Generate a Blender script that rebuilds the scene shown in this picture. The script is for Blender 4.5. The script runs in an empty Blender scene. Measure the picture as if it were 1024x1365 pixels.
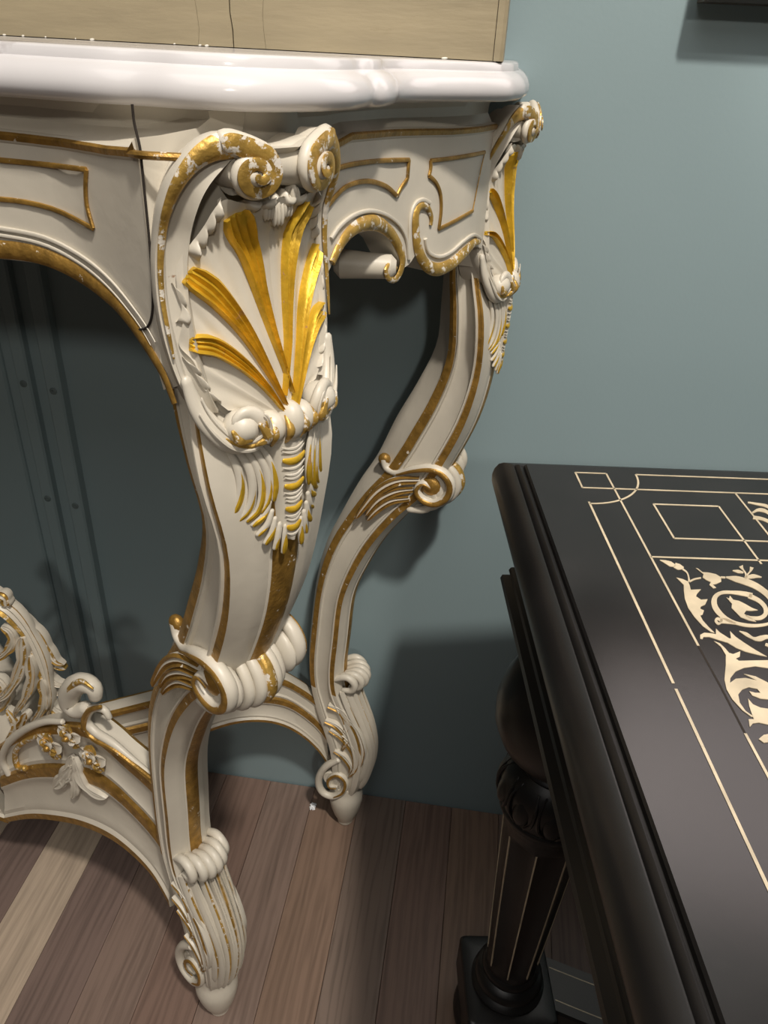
import bpy, bmesh, math, random
import numpy as np
from mathutils import Vector, Matrix
random.seed(7); np.random.seed(7)
SC = bpy.context.scene
COL = SC.collection

# ------------------------------------------------------------------ camera
FPX, CX, CY = 1026.0, 512.0, 682.5
EYE = np.array([0.0, 0.0, 0.95])
_nad = np.array([-88., 1695., FPX]); _nad /= np.linalg.norm(_nad)
_up = -_nad
_fw = np.array([166., -610., FPX]); _fw -= _up*np.dot(_fw, _up); _fw /= np.linalg.norm(_fw)
_rt = np.cross(_fw, _up)
R = np.stack([_rt, _fw, _up])            # world axes as rows, in camera coordinates (x right, y down, z forward)
cam_d = bpy.data.cameras.new('camera'); cam = bpy.data.objects.new('camera', cam_d); COL.objects.link(cam)
cam_d.sensor_fit = 'VERTICAL'; cam_d.sensor_height = 36.0; cam_d.lens = 36.0*FPX/1365.0
cam_d.clip_start = 0.01; cam_d.clip_end = 50
_m = Matrix.Identity(4)
for i in range(3):
    _m[i][0] = R[i][0]; _m[i][1] = -R[i][1]; _m[i][2] = -R[i][2]; _m[i][3] = EYE[i]
cam.matrix_world = _m
SC.camera = cam

# ------------------------------------------------------------------ world, lights, exposure
SC.view_settings.view_transform = 'Standard'; SC.view_settings.look = 'None'
SC.view_settings.gamma = 1.0; SC.view_settings.use_curve_mapping = False
SC.view_settings.exposure = 0.0
world = bpy.data.worlds.new('world'); SC.world = world; world.use_nodes = True
world.node_tree.nodes['Background'].inputs[0].default_value = (1.0, 0.95, 0.88, 1)
world.node_tree.nodes['Background'].inputs[1].default_value = 0.03

def spot(name, loc, target, energy, radius, size=70, blend=0.6, col=(1, .93, .83)):
    l = bpy.data.lights.new(name, 'SPOT'); l.energy = energy; l.shadow_soft_size = radius
    l.spot_size = math.radians(size); l.spot_blend = blend; l.color = col
    o = bpy.data.objects.new(name, l); COL.objects.link(o); o.location = loc
    o.rotation_euler = (Vector(target)-Vector(loc)).to_track_quat('-Z', 'Y').to_euler()
    return o
spot('ceiling_spot_near', (0.50, -0.56, 2.65), (0.32, 0.7, 0.8), 222, 0.07, 62, 1.0)
spot('ceiling_spot_far', (0.85, -2.6, 2.30), (0.1, 0.7, 0.9), 75, 0.12, 55, 1.0)
spot('added_picture_spot', (0.55, -0.75, 2.65), (0.45, 0.757, 1.36), 470, 0.05, 21, 0.7)  # unseen spot, added to brighten the picture for its reflection in the table top
_a = bpy.data.lights.new('added_overhead_fill', 'AREA'); _a.shape = 'RECTANGLE'; _a.size = 2.4; _a.size_y = 2.4; _a.energy = 36; _a.color = (1, .95, .9)  # no fixture: area light added overhead as soft ambient fill
_ao = bpy.data.objects.new('added_overhead_fill', _a); COL.objects.link(_ao); _ao.location = (0.1, -1.0, 2.75)

# ------------------------------------------------------------------ projection helpers (pixel of the 1024x1365 frame -> point on a surface)
def ray(px, py): return R @ np.array([px-CX, py-CY, FPX])
def on_z(px, py, z=0.0):
    d = ray(px, py); return EYE + d*((z-EYE[2])/d[2])
def on_y(px, py, y):
    d = ray(px, py); return EYE + d*((y-EYE[1])/d[1])
def on_curve(px, py, pts, ext=0.3):
    """point where the pixel's ray meets the vertical sheet standing on the plan polyline pts"""
    d = ray(px, py); best = None; n = len(pts)
    for i in range(n-1):
        a = np.array(pts[i][:2], float); b = np.array(pts[i+1][:2], float); e = b-a
        M = np.array([[d[0], -e[0]], [d[1], -e[1]]])
        det = np.linalg.det(M)
        if abs(det) < 1e-9: continue
        t, k = np.linalg.solve(M, a-EYE[:2])
        lo = -ext/np.linalg.norm(e) if i == 0 else 0.0; hi = 1+ext/np.linalg.norm(e) if i == n-2 else 1.0
        if t > 0 and lo <= k <= hi and (best is None or t < best[0]): best = (t, i, k)
    if best is None: raise ValueError('no hit %s' % ((px, py),))
    return EYE + d*best[0]

# ------------------------------------------------------------------ materials
def mat(name, rgb, rough=0.5, metal=0.0, var=0.08, scale=30, bump=0.0, bscale=120, chip=None, chip_amt=0.0, chip_scale=90, coat=0.0, spec=0.5, stretch=None, detail=6):
    m = bpy.data.materials.new(name); m.use_nodes = True
    nt = m.node_tree; N = nt.nodes; L = nt.links; b = N['Principled BSDF']
    tc = N.new('ShaderNodeTexCoord'); src = tc.outputs['Object']
    if stretch:
        mp = N.new('ShaderNodeMapping'); mp.inputs['Scale'].default_value = stretch; L.new(src, mp.inputs[0]); src = mp.outputs[0]
    n1 = N.new('ShaderNodeTexNoise'); n1.inputs['Scale'].default_value = scale; n1.inputs['Detail'].default_value = detail; L.new(src, n1.inputs['Vector'])
    r1 = N.new('ShaderNodeValToRGB'); c = np.array(rgb)
    r1.color_ramp.elements[0].position = 0.3; r1.color_ramp.elements[1].position = 0.7
    r1.color_ramp.elements[0].color = (*np.clip(c*(1-var), 0, 1), 1); r1.color_ramp.elements[1].color = (*np.clip(c*(1+var), 0, 1), 1)
    L.new(n1.outputs[0], r1.inputs[0]); out = r1.outputs[0]
    b.inputs['Roughness'].default_value = rough; b.inputs['Metallic'].default_value = metal
    b.inputs['Specular IOR Level'].default_value = spec
    if coat: b.inputs['Coat Weight'].default_value = coat; b.inputs['Coat Roughness'].default_value = 0.12
    if chip is not None:
        n2 = N.new('ShaderNodeTexNoise'); n2.inputs['Scale'].default_value = chip_scale; n2.inputs['Detail'].default_value = 8; n2.inputs['Roughness'].default_value = 0.7; L.new(src, n2.inputs['Vector'])
        r2 = N.new('ShaderNodeValToRGB'); r2.color_ramp.elements[0].position = chip_amt; r2.color_ramp.elements[1].position = chip_amt+0.03
        L.new(n2.outputs[0], r2.inputs[0])
        mx = N.new('ShaderNodeMix'); mx.data_type = 'RGBA'; L.new(r2.outputs[0], mx.inputs[0]); mx.inputs[6].default_value = (*chip, 1); L.new(out, mx.inputs[7]); out = mx.outputs[2]
        if metal:
            mu = N.new('ShaderNodeMath'); mu.operation = 'MULTIPLY'; mu.inputs[1].default_value = metal; L.new(r2.outputs[0], mu.inputs[0]); L.new(mu.outputs[0], b.inputs['Metallic'])
    L.new(out, b.inputs['Base Color'])
    if bump:
        n3 = N.new('ShaderNodeTexNoise'); n3.inputs['Scale'].default_value = bscale; n3.inputs['Detail'].default_value = 4; L.new(src, n3.inputs['Vector'])
        bp = N.new('ShaderNodeBump'); bp.inputs['Strength'].default_value = bump; bp.inputs['Distance'].default_value = 0.001
        L.new(n3.outputs[0], bp.inputs['Height']); L.new(bp.outputs[0], b.inputs['Normal'])
    return m
M_CREAM = mat('cream_paint', (.585, .538, .452), .40, var=.06, scale=25, bump=.25, bscale=90, chip=(.30, .19, .12), chip_amt=.27, chip_scale=55)
M_GOLD = mat('aged_gilding', (.36, .205, .045), .42, .55, var=.3, scale=120, bump=.5, bscale=400, chip=(.66, .6, .5), chip_amt=.34, chip_scale=160)
M_BRIGHT = mat('yellow_gilding', (.66, .41, .03), .42, .45, var=.22, scale=80, bump=.4, bscale=300, chip=(.40, .22, .08), chip_amt=.33, chip_scale=110)
M_WORN = mat('worn_gilding', (.50, .31, .07), .40, .5, var=.3, scale=100, bump=.5, bscale=350, chip=(.66, .61, .53), chip_amt=.43, chip_scale=130)
M_BARE = mat('bare_wood', (.33, .21, .14), .7, var=.2, scale=60)
M_DARK = mat('crack_dark', (.02, .014, .01), .9)
M_MARBLE = mat('white_marble', (.59, .572, .58), .16, var=.07, scale=9, spec=.5, chip=(.50, .475, .48), chip_amt=.38, chip_scale=7)
M_OLIVE = mat('olive_beige_paint', (.30, .25, .16), .5, var=.10, scale=14, bump=.3, bscale=60, stretch=(1, 1, 5), chip=(.29, .24, .15), chip_amt=.36, chip_scale=18)
M_CHIPW = mat('chipped_gesso', (.78, .74, .66), .7)
M_WALL = mat('grey_teal_wall_paint', (.232, .305, .325), .42, var=.02, scale=4, bump=.10, bscale=260, spec=.35)
M_BLACK = mat('ebonised_wood', (.008, .0072, .007), .36, var=.3, scale=20, bump=.06, bscale=200, spec=.5)
M_TOP = mat('ebonised_top', (.013, .011, .0105), .22, var=.3, scale=16, bump=.02, bscale=150, spec=.5)
M_BONE = mat('bone_inlay', (.53, .445, .31), .35, var=.2, scale=60, chip=(.30, .20, .11), chip_amt=.30, chip_scale=150)
M_FRAME = mat('dark_brown_frame', (.055, .036, .024), .4, var=.3, scale=30)
M_MATB = mat('pale_picture_mount', (.80, .75, .82), .5, var=.04)
M_PAPER = mat('white_paper', (.85, .86, .88), .8)
M_SCREW = mat('painted_screw', (.12, .16, .165), .4)

def plank_mat(name, rgb, seed, grain=1.0):
    m = bpy.data.materials.new(name); m.use_nodes = True
    nt = m.node_tree; N = nt.nodes; L = nt.links; b = N['Principled BSDF']
    tc = N.new('ShaderNodeTexCoord'); mp = N.new('ShaderNodeMapping'); mp.inputs['Location'].default_value = (seed*3.1, seed*1.7, seed)
    mp.inputs['Scale'].default_value = (14, 1.6, 1); L.new(tc.outputs['Object'], mp.inputs[0])
    w = N.new('ShaderNodeTexNoise'); w.inputs['Scale'].default_value = 3.0; w.inputs['Detail'].default_value = 5; w.inputs['Distortion'].default_value = 1.2; L.new(mp.outputs[0], w.inputs['Vector'])
    wv = N.new('ShaderNodeTexWave'); wv.bands_direction = 'X'; wv.inputs['Scale'].default_value = 2.2; wv.inputs['Distortion'].default_value = 9; wv.inputs['Detail'].default_value = 3; wv.inputs['Detail Scale'].default_value = 1.3; L.new(mp.outputs[0], wv.inputs['Vector'])
    mp2 = N.new('ShaderNodeMapping'); mp2.inputs['Scale'].default_value = (420, 14, 1); L.new(tc.outputs['Object'], mp2.inputs[0])
    fine = N.new('ShaderNodeTexNoise'); fine.inputs['Scale'].default_value = 1.0; fine.inputs['Detail'].default_value = 3; L.new(mp2.outputs[0], fine.inputs['Vector'])
    mx = N.new('ShaderNodeMath'); mx.operation = 'MULTIPLY_ADD'; L.new(wv.outputs['Fac'], mx.inputs[0]); mx.inputs[1].default_value = .22*grain; L.new(w.outputs[0], mx.inputs[2])
    mx2 = N.new('ShaderNodeMath'); mx2.operation = 'MULTIPLY_ADD'; L.new(fine.outputs[0], mx2.inputs[0]); mx2.inputs[1].default_value = .55; L.new(mx.outputs[0], mx2.inputs[2])
    r = N.new('ShaderNodeValToRGB'); c = np.array(rgb)
    r.color_ramp.elements[0].position = .45; r.color_ramp.elements[1].position = 1.15 if False else 1.0
    r.color_ramp.elements[0].color = (*(c*.68), 1); r.color_ramp.elements[1].color = (*np.clip(c*1.28, 0, 1), 1)
    L.new(mx2.outputs[0], r.inputs[0]); L.new(r.outputs[0], b.inputs['Base Color'])
    b.inputs['Roughness'].default_value = .42; b.inputs['Specular IOR Level'].default_value = .4
    bp = N.new('ShaderNodeBump'); bp.inputs['Strength'].default_value = .12; bp.inputs['Distance'].default_value = .001
    L.new(fine.outputs[0], bp.inputs['Height']); L.new(bp.outputs[0], b.inputs['Normal'])
    return m

# ------------------------------------------------------------------ mesh builder
def nrm(v):
    v = np.asarray(v, float); l = np.linalg.norm(v); return v/l if l > 1e-12 else v
def smooth(pts, n):
    """Catmull-Rom resample of a polyline (any dimension) to n points, even in arc length"""
    P = np.asarray(pts, float)
    if len(P) == 2:
        t = np.linspace(0, 1, n)[:, None]; return P[0]*(1-t)+P[1]*t
    Q = np.vstack([2*P[0]-P[1], P, 2*P[-1]-P[-2]]); out = []
    for i in range(len(P)-1):
        p0, p1, p2, p3 = Q[i:i+4]
        for t in np.linspace(0, 1, 12, endpoint=False):
            out.append(.5*((2*p1)+(-p0+p2)*t+(2*p0-5*p1+4*p2-p3)*t*t+(-p0+3*p1-3*p2+p3)*t**3))
    out.append(P[-1]); out = np.array(out)
    k = min(3, out.shape[1])
    d = np.r_[0, np.cumsum(np.linalg.norm(np.diff(out[:, :k], axis=0), axis=1))]
    s = np.linspace(0, d[-1], n)
    return np.stack([np.interp(s, d, out[:, j]) for j in range(out.shape[1])], 1)
def lerp_list(vals, n):
    return np.interp(np.linspace(0, 1, n), np.linspace(0, 1, len(vals)), vals)

class MB:
    def __init__(s): s.v = []; s.f = []; s.m = []
    def add(s, V, F, mt=0):
        o = len(s.v); s.v += [tuple(map(float, p)) for p in V]
        for i, f in enumerate(F):
            s.f.append([o+k for k in f]); s.m.append(mt[i] if hasattr(mt, '__len__') else mt)
    def grid(s, P, mt=0, cu=False, cv=False):
        P = np.asarray(P, float); m, n = P.shape[:2]; F = []; mm = []
        for i in range(m if cu else m-1):
            for j in range(n if cv else n-1):
                a = i*n+j; b = i*n+(j+1) % n; c = ((i+1) % m)*n+(j+1) % n; d = ((i+1) % m)*n+j
                F.append((a, b, c, d)); mm.append(mt(i, j) if callable(mt) else (mt[j] if hasattr(mt, '__len__') else mt))
        s.add(P.reshape(-1, 3), F, mm)
    def cap(s, pts, mt=0): s.add(pts, [list(range(len(pts)))], mt)
    def box(s, a, b, mt=0, bev=0.0):
        x0, y0, z0 = a; x1, y1, z1 = b
        V = [(x0, y0, z0), (x1, y0, z0), (x1, y1, z0), (x0, y1, z0), (x0, y0, z1), (x1, y0, z1), (x1, y1, z1), (x0, y1, z1)]
        s.add(V, [(0, 3, 2, 1), (4, 5, 6, 7), (0, 1, 5, 4), (1, 2, 6, 5), (2, 3, 7, 6), (3, 0, 4, 7)], mt)
    def tube(s, path, rad, seg=10, mt=0, n=None, nv=None, flat=1.0, ends=True):
        """round (or flattened along nv) tapered tube"""
        P = np.asarray(path, float)
        if n: P = smooth(P, n)
        k = len(P); r = lerp_list(rad, k) if hasattr(rad, '__len__') else np.full(k, rad)
        T = np.gradient(P, axis=0); T = np.array([nrm(t) for t in T]); rings = []
        ref = np.array(nv, float) if nv is not None else None
        if ref is None:
            ref = np.array([0, 0, 1.]) if abs(T[0][2]) < .9 else np.array([1., 0, 0])
        nn = nrm(ref-T[0]*np.dot(ref, T[0]))
        for i in range(k):
            if nv is not None: w = np.array(nv, float)
            else: w = nn
            nn2 = w-T[i]*np.dot(w, T[i])
            nn = nrm(nn2) if np.linalg.norm(nn2) > 1e-6 else nn
            bb = np.cross(T[i], nn)
            rings.append([P[i]+bb*r[i]*math.cos(a)+nn*r[i]*flat*math.sin(a) for a in np.linspace(0, 2*math.pi, seg, endpoint=False)])
        if ends:
            rings = [[P[0]-T[0]*r[0]*.45+(np.array(q)-P[0])*.55 for q in rings[0]]]+rings+[[P[-1]+T[-1]*r[-1]*.45+(np.array(q)-P[-1])*.55 for q in rings[-1]]]
        s.grid(rings, mt, cv=True); s.cap(rings[0], mt if not callable(mt) else 0); s.cap(rings[-1], mt if not callable(mt) else 0)
    def strand(s, path, wid, nv, prof, n=20, h=1.0, base=-.003, mt=0, tip=True, lobes=0):
        """leaf-like strip: prof = [(x in -1..1, height)], height along the normal; mt may be a list per profile segment"""
        P = smooth(path, n); w = lerp_list(wid, n)
        hh = lerp_list(h, n) if hasattr(h, '__len__') else np.full(n, h)
        T = np.array([nrm(t) for t in np.gradient(P, axis=0)])
        NV = np.asarray(nv, float)
        NV = np.array([NV]*n) if NV.ndim == 1 else smooth(NV, n)
        rows = []
        for i in range(n):
            nn = nrm(NV[i]-T[i]*np.dot(NV[i], T[i])); lat = np.cross(T[i], nn)
            f = 1.0
            if tip:
                e = min(1.0, (n-1-i)/max(1, n*.12)); f = math.sqrt(max(0.0, 1-(1-e)**2))*.96+.04
            if lobes:
                e = min(1.0, (i+.3)/max(1, n*.12)); f *= math.sqrt(max(0.0, 1-(1-e)**2)); f *= .80+.32*abs(math.sin(math.pi*lobes*(i/n)+.5))
            row = [P[i]+lat*w[i]*f*x+nn*(y*hh[i]*(.25+.75*f)) for x, y in prof]
            row += [P[i]+lat*w[i]*f*.92+nn*base, P[i]-lat*w[i]*f*.92+nn*base]
            rows.append(row)
        k = len(prof)
        ml = list(mt)+[0]*4 if hasattr(mt, '__len__') else [mt]*(k+2)
        ml = ml[:k-1]+[ml[0]]*3
        s.grid(rows, ml, cv=True); s.cap(rows[0], 0); s.cap(rows[-1], ml[0])
    def lathe(s, prof, org=(0, 0, 0), ax=(0, 0, 1), seg=32, mt=0, caps=True, e1=None):
        ax = nrm(ax); e1 = nrm(np.cross(ax, [0.3, 1, 0.2] if e1 is None else e1)); e2 = np.cross(ax, e1); org = np.array(org, float)
        rows = [[org+ax*z+(e1*math.cos(a)+e2*math.sin(a))*r for a in np.linspace(0, 2*math.pi, seg, endpoint=False)] for r, z in prof]
        s.grid(rows, mt if not hasattr(mt, '__len__') else (lambda i, j: mt[i]), cv=True)
        if caps: s.cap(rows[0], 0 if hasattr(mt, '__len__') else mt); s.cap(rows[-1], 0 if hasattr(mt, '__len__') else mt)
    def ellipsoid(s, c, ax, mt=0, seg=12, rings=8):
        """ax = three semi-axis vectors"""
        A = np.array(ax, float); c = np.array(c, float)
        rows = [[c+A[2]*math.cos(p)+(A[0]*math.cos(t)+A[1]*math.sin(t))*math.sin(p) for t in np.linspace(0, 2*math.pi, seg, endpoint=False)] for p in np.linspace(.05, math.pi-.05, rings)]
        s.grid(rows, mt, cv=True); s.cap(rows[0], mt); s.cap(rows[-1], mt)
    def mirror_y(s):
        o = len(s.v); s.v += [(x, -y, z) for x, y, z in s.v]
        s.f += [[k+o for k in reversed(f)] for f in s.f]; s.m += list(s.m); return s
    def mirrored(s):
        q = MB(); q.v = [(x, -y, z) for x, y, z in s.v]; q.f = [list(reversed(f)) for f in s.f]; q.m = list(s.m); return q
    def mesh(s, name, mats, angle=42, flat=False):
        me = bpy.data.meshes.new(name); me.from_pydata(s.v, [], s.f)
        for m in mats: me.materials.append(m)
        me.polygons.foreach_set('material_index', [min(i, len(mats)-1) for i in s.m])
        bm = bmesh.new(); bm.from_mesh(me); bmesh.ops.recalc_face_normals(bm, faces=bm.faces); bm.to_mesh(me); bm.free()
        me.polygons.foreach_set('use_smooth', [not flat]*len(me.polygons))
        if not flat: me.set_sharp_from_angle(angle=math.radians(angle))
        me.update(); return me
    def build(s, name, mats, parent=None, angle=42, flat=False):
        if not isinstance(mats, (list, tuple)): mats = [mats]
        o = bpy.data.objects.new(name, s.mesh(name, mats, angle, flat)); COL.objects.link(o); o.parent = parent
        return o
def tag(o, label=None, cat=None, group=None, kind=None):
    for k, v in (('label', label), ('category', cat), ('group', group), ('kind', kind)):
        if v: o[k] = v
    return o
def empty(name, loc=(0, 0, 0), rz=0, parent=None):
    o = bpy.data.objects.new(name, None); COL.objects.link(o); o.location = loc; o.rotation_euler = (0, 0, rz); o.parent = parent; o.empty_display_size = .05
    return o
def copy_tree(o, parent):
    c = o.copy(); COL.objects.link(c); c.parent = parent
    for ch in list(o.children): copy_tree(ch, c)
    return c

# ================================================================== SETTING
YW = 0.757
w = MB(); w.box((-2.6, YW, -.06), (2.6, YW+.12, 2.9)); wall = tag(w.build('wall_back', M_WALL, flat=True), 'grey teal painted wall behind the gilded console', 'wall', kind='structure')
# vertical boxed battens of the wall behind the console, with their screws
def wall_x(px, py): return on_y(px, py, YW-.008)[0]
def batten(x0, x1, th):
    b = MB(); e = .0025
    prof = [(x0, YW-.0005), (x0+.0005, YW-th+e), (x0+e, YW-th), (x1-e, YW-th), (x1-.0005, YW-th+e), (x1, YW-.0005)]
    b.grid([[(x, y, z) for x, y in prof] for z in (0.0, 2.88)], 0); b.cap([(x, y, 2.88) for x, y in prof]); b.cap([(x, y, 0) for x, y in prof])
    return b.build('wall_batten', M_WALL, wall, flat=True)
bat = [batten(-.503, -.486, .011), batten(-.468, -.449, .014), batten(-.640, -.519, .005)]
for bo, (sx, ys) in ((bat[0], (-.4945, .011)), (bat[1], (-.4585, .014))):
    for z in (.611, .463):
        s_ = MB(); s_.lathe([(.0042, 0), (.0042, .0006), (.0034, .0012), (.0014, .0012), (.0010, .0005), (.0001, .0005)], (sx, YW-ys, z-.004*(ys > .013)), (0, -1, 0), 16); s_.build('screw_head', M_SCREW, bo)

fl = MB(); fl.box((-2.6, -2.6, -.06), (2.6, YW, -.012)); floor = tag(fl.build('floor', M_DARK, flat=True), 'brown wooden plank floor', 'floor', kind='structure')
PW = .0681
joints = [(-.098 + PW*k) for k in range(-30, 34)]
P_MATS = [plank_mat('plank_brown', (.166, .117, .095), 1), plank_mat('plank_plum', (.145, .102, .087), 2), plank_mat('plank_warm', (.168, .112, .082), 3), plank_mat('plank_grey', (.142, .105, .085), 4, 2.6), plank_mat('plank_pale', (.37, .292, .222), 5, .6), plank_mat('plank_red', (.155, .102, .081), 6)]
pick = {-6: 4, -5: 1, -4: 0, -3: 5, -2: 0, -1: 2, 0: 3, 1: 5, 2: 2, 3: 0, -7: 1, -8: 4, -9: 2}
plank_mesh = {}
for k, x in enumerate(joints[:-1]):
    idx = k-30
    mi = pick.get(idx, random.choice([0, 1, 2, 3, 5]))
    cuts = [-2.5, -1.35+.3*((idx*7) % 5)/5, YW-.0015]
    if idx == -9: cuts = [-2.5, -.9, YW-.0015]
    for a, b_ in zip(cuts[:-1], cuts[1:]):
        L_ = b_-a-.0012
        q = MB(); W = PW-.0005; e = .0004; z1 = -.0004 - .0005*((idx*5) % 3)/3
        rows = [[(0, y, -.012), (0, y, z1-e), (e, y, z1), (W-e, y, z1), (W, y, z1-e), (W, y, -.012)] for y in (0, L_)]
        q.grid(rows, 0); q.cap(rows[0]); q.cap(rows[1])
        o = q.build('plank', P_MATS[mi], floor, flat=True); o.location = (x+.00025, a, 0)

# ================================================================== CONSOLE TABLE
XC = -.50                                         # the console's middle
console = tag(empty('console_table', (XC, .58, 0)), 'carved cream and gilt rococo console table with shell-topped cabriole legs against the wall', 'console table')
FRONT = (np.array([-.212, .439, 0]), math.radians(-32.3))
REAR = (np.array([-.116, .708, 0]), math.radians(-8.0))
class Frame:
    def __init__(s, foot, psi):
        s.o = foot; s.u = np.array([math.cos(psi), math.sin(psi), 0]); s.v = np.array([-math.sin(psi), math.cos(psi), 0])
    def loc(s, p): d = np.asarray(p)-s.o; return np.array([d@s.u, d@s.v, d[2]])
    def world(s, q): return s.o+s.u*q[0]+s.v*q[1]+np.array([0, 0, q[2]])
    def flank(s, px, py, b):                      # pixel -> leg-local point on the sheet at lateral offset b
        d = ray(px, py); t = ((s.o-EYE)@s.v+b)/(d@s.v); return s.loc(EYE+d*t)
    def hit(s, px, py, f):                        # pixel -> leg-local point where f changes sign
        d = ray(px, py); d = d/d[1]; ts = np.linspace(.22, .60, 400); prev = None
        for t in ts:
            val = f(s.loc(EYE+d*t))
            if prev is not None and val*prev <= 0:
                lo, hi = t-(ts[1]-ts[0]), t
                for _ in range(30):
                    mid = (lo+hi)/2
                    if f(s.loc(EYE+d*mid))*prev <= 0: hi = mid
                    else: lo = mid
                return s.loc(EYE+d*lo)
            prev = val
        return None
FF = Frame(*FRONT); RF = Frame(*REAR)

# ---- leg shaft: loft between an inner and an outer edge line (s outward, z up)
PAIRS = [(.096, .890, .114, .890, .030, .026), (.090, .85, .116, .85, .033, .028), (.082, .80, .122, .80, .040, .032), (.081, .757, .135, .754, .044, .027), (.080, .7165, .136, .703, .036, .0215), (.0653, .677, .128, .652, .0325, .020),
         (.0455, .635, .111, .604, .030, .019), (.0282, .591, .091, .563, .028, .0175), (.0095, .556, .066, .531, .026, .0155), (-.0107, .511, .043, .496, .0245, .014),
         (-.0277, .468, .024, .455, .0235, .0135), (-.0392, .413, .0085, .408, .0225, .013), (-.0463, .344, .003, .344, .022, .013), (-.049, .300, -.0005, .294, .022, .013),
         (-.047, .262, .003, .26, .0225, .014), (-.041, .225, .021, .222, .023, .015), (-.031, .19, .033, .19, .0235, .016), (-.021, .155, .039, .16, .023, .017), (-.017, .12, .037, .125, .0215, .017), (-.014, .09, .030, .092, .019, .016), (-.010, .072, .022, .074, .015, .014)]
NPR = 84
PR = smooth([(a, b, c, d, e, f) for a, b, c, d, e, f in PAIRS], NPR)
# section: (n along inner->outer, b as weight between the back half-width and the front half-width, proud offset, material of the segment that starts here)
SEC = [(0.0, 0.0, 0), (0.015, .20, 0), (.06, .56, 0), (.12, 1.0, 0), (.120, 1.14, 1), (.20, 1.18, 1), (.262, 1.14, 0), (.270, 1.02, 0), (.285, 1.10, 0), (.31, 1.10, 0), (.335, .98, 0), (.46, .92, 0), (.60, .95, 0), (.66, 1.0, 0),
       (.675, 1.08, 0), (.70, 1.08, 0), (.715, 1.02, 1), (.80, 1.05, 1), (.835, 1.04, 0), (.845, .98, 0), (.93, .66, 0), (.955, .55, 0), (.965, .34, 0), (.985, .30, 1), (1.01, .14, 1), (1.015, 0.0, 1)]
def leg_body():
    mb = MB(); rows = []
    full = [(n, b, m) for n, b, m in SEC]+[(n, -b, m) for n, b, m in reversed(SEC[1:-1])]
    mats = [SEC[i][2] for i in range(len(SEC)-1)]
    mats = mats+list(reversed(mats))
    for si, zi, so, zo, bf, bb in PR:
        row = []
        kz = max(0.0, min(1.0, (zi-.50)/.13)); n1, n2 = .12+.16*kz, .262+.145*kz
        for n, b, m in full:
            n = float(np.interp(n, [0, .12, .262, 1.0, 1.1], [0, n1, n2, 1.0, 1.1]))
            hw = bb+(bf-bb)*min(1.0, max(0.0, (n-.12)/.62))
            row.append((si+(so-si)*n, b*hw, zi+(zo-zi)*n))
        rows.append(row)
    def mt(i, j):
        z = PR[i][1]
        if z < .262 or z > .805: return 0
        return mats[j]
    mb.grid(rows, mt, cv=True); mb.cap(rows[0]); mb.cap(rows[-1])
    # turned toe under the foot
    mb.lathe([(.0005, 0), (.0100, 0), (.0112, .002), (.0112, .006), (.0128, .0095), (.0170, .020), (.0208, .034), (.0232, .048), (.0232, .058), (.0205, .066), (.019, .072), (.019, .082)], (.004, 0, 0), seg=28)
    return mb
leg = leg_body().build('leg', [M_CREAM, M_GOLD], console, angle=28)

# ---- cartouche surface: convex across, standing on the outer edge of the leg
CW, CK = .057, .023
def csurf(b, z): return np.interp(z, [.76, .785, .82, .85, .872, .885, .898], [.1345, .1370, .1360, .1330, .1315, .1370, .1410])-CK*(abs(b)/CW)**2.0
def cart(px, py, h=0.0):
    p = FF.hit(px, py, lambda q: q[0]-csurf(q[1], q[2])-h)
    if p is None: p = FF.flank(px, py, -.03)
    return np.array(p)
def cnorm(b):
    d = CK*2.0*(abs(b)/CW)/CW*(1 if b >= 0 else -1); return nrm((1, d, 0))
def carts(pts, h=0.0):
    hs = lerp_list(h, len(pts)) if hasattr(h, '__len__') else [h]*len(pts)
    return np.array([cart(x, y, q) for (x, y), q in zip(pts, hs)])
def norms(P): return np.array([cnorm(p[1]) for p in P])
AX = 383                                         # pixel column of the symmetry ridge
rim_out = [(268, 556), (252, 530), (238, 495), (228, 460), (220, 425), (215, 390), (213, 350), (216, 310), (223, 277), (236, 245), (256, 217), (281, 198), (308, 189)]
def left_and_right(mb, name, mats, parent, angle=42):
    o1 = mb.build(name, mats, parent, angle); o2 = mb.mirrored().build(name, mats, parent, angle); return o1, o2
# solid block behind the cartouche
edge = smooth(np.vstack([carts([(300, 575)]+rim_out+[(335, 190), (360, 198)]), ]), 40)
edge[:, 1] = np.minimum(edge[:, 1], -.002)
def closed_half(E): return np.vstack([E, [[x, -y, z] for x, y, z in E[::-1]]])
blk = MB(); ring = closed_half(edge)
r2 = ring.copy(); r2[:, 0] -= .006; r2[:, 1] *= .97
r3 = ring.copy(); r3[:, 0] -= .020; r3[:, 1] *= .86
r0 = ring.copy(); r0[:, 1] *= .97; r0[:, 0] += .001
cen = np.array([.122, 0, .84])
inner = cen+(ring-cen)*np.array([1, .80, .86]); inner[:, 0] = np.array([csurf(p[1], p[2]) for p in inner])-.011
blk.grid([r3, r2, ring, r0, inner], 0, cv=True); blk.cap(inner); blk.cap(r3)
blk.build('cartouche_block', M_CREAM, leg)
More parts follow.
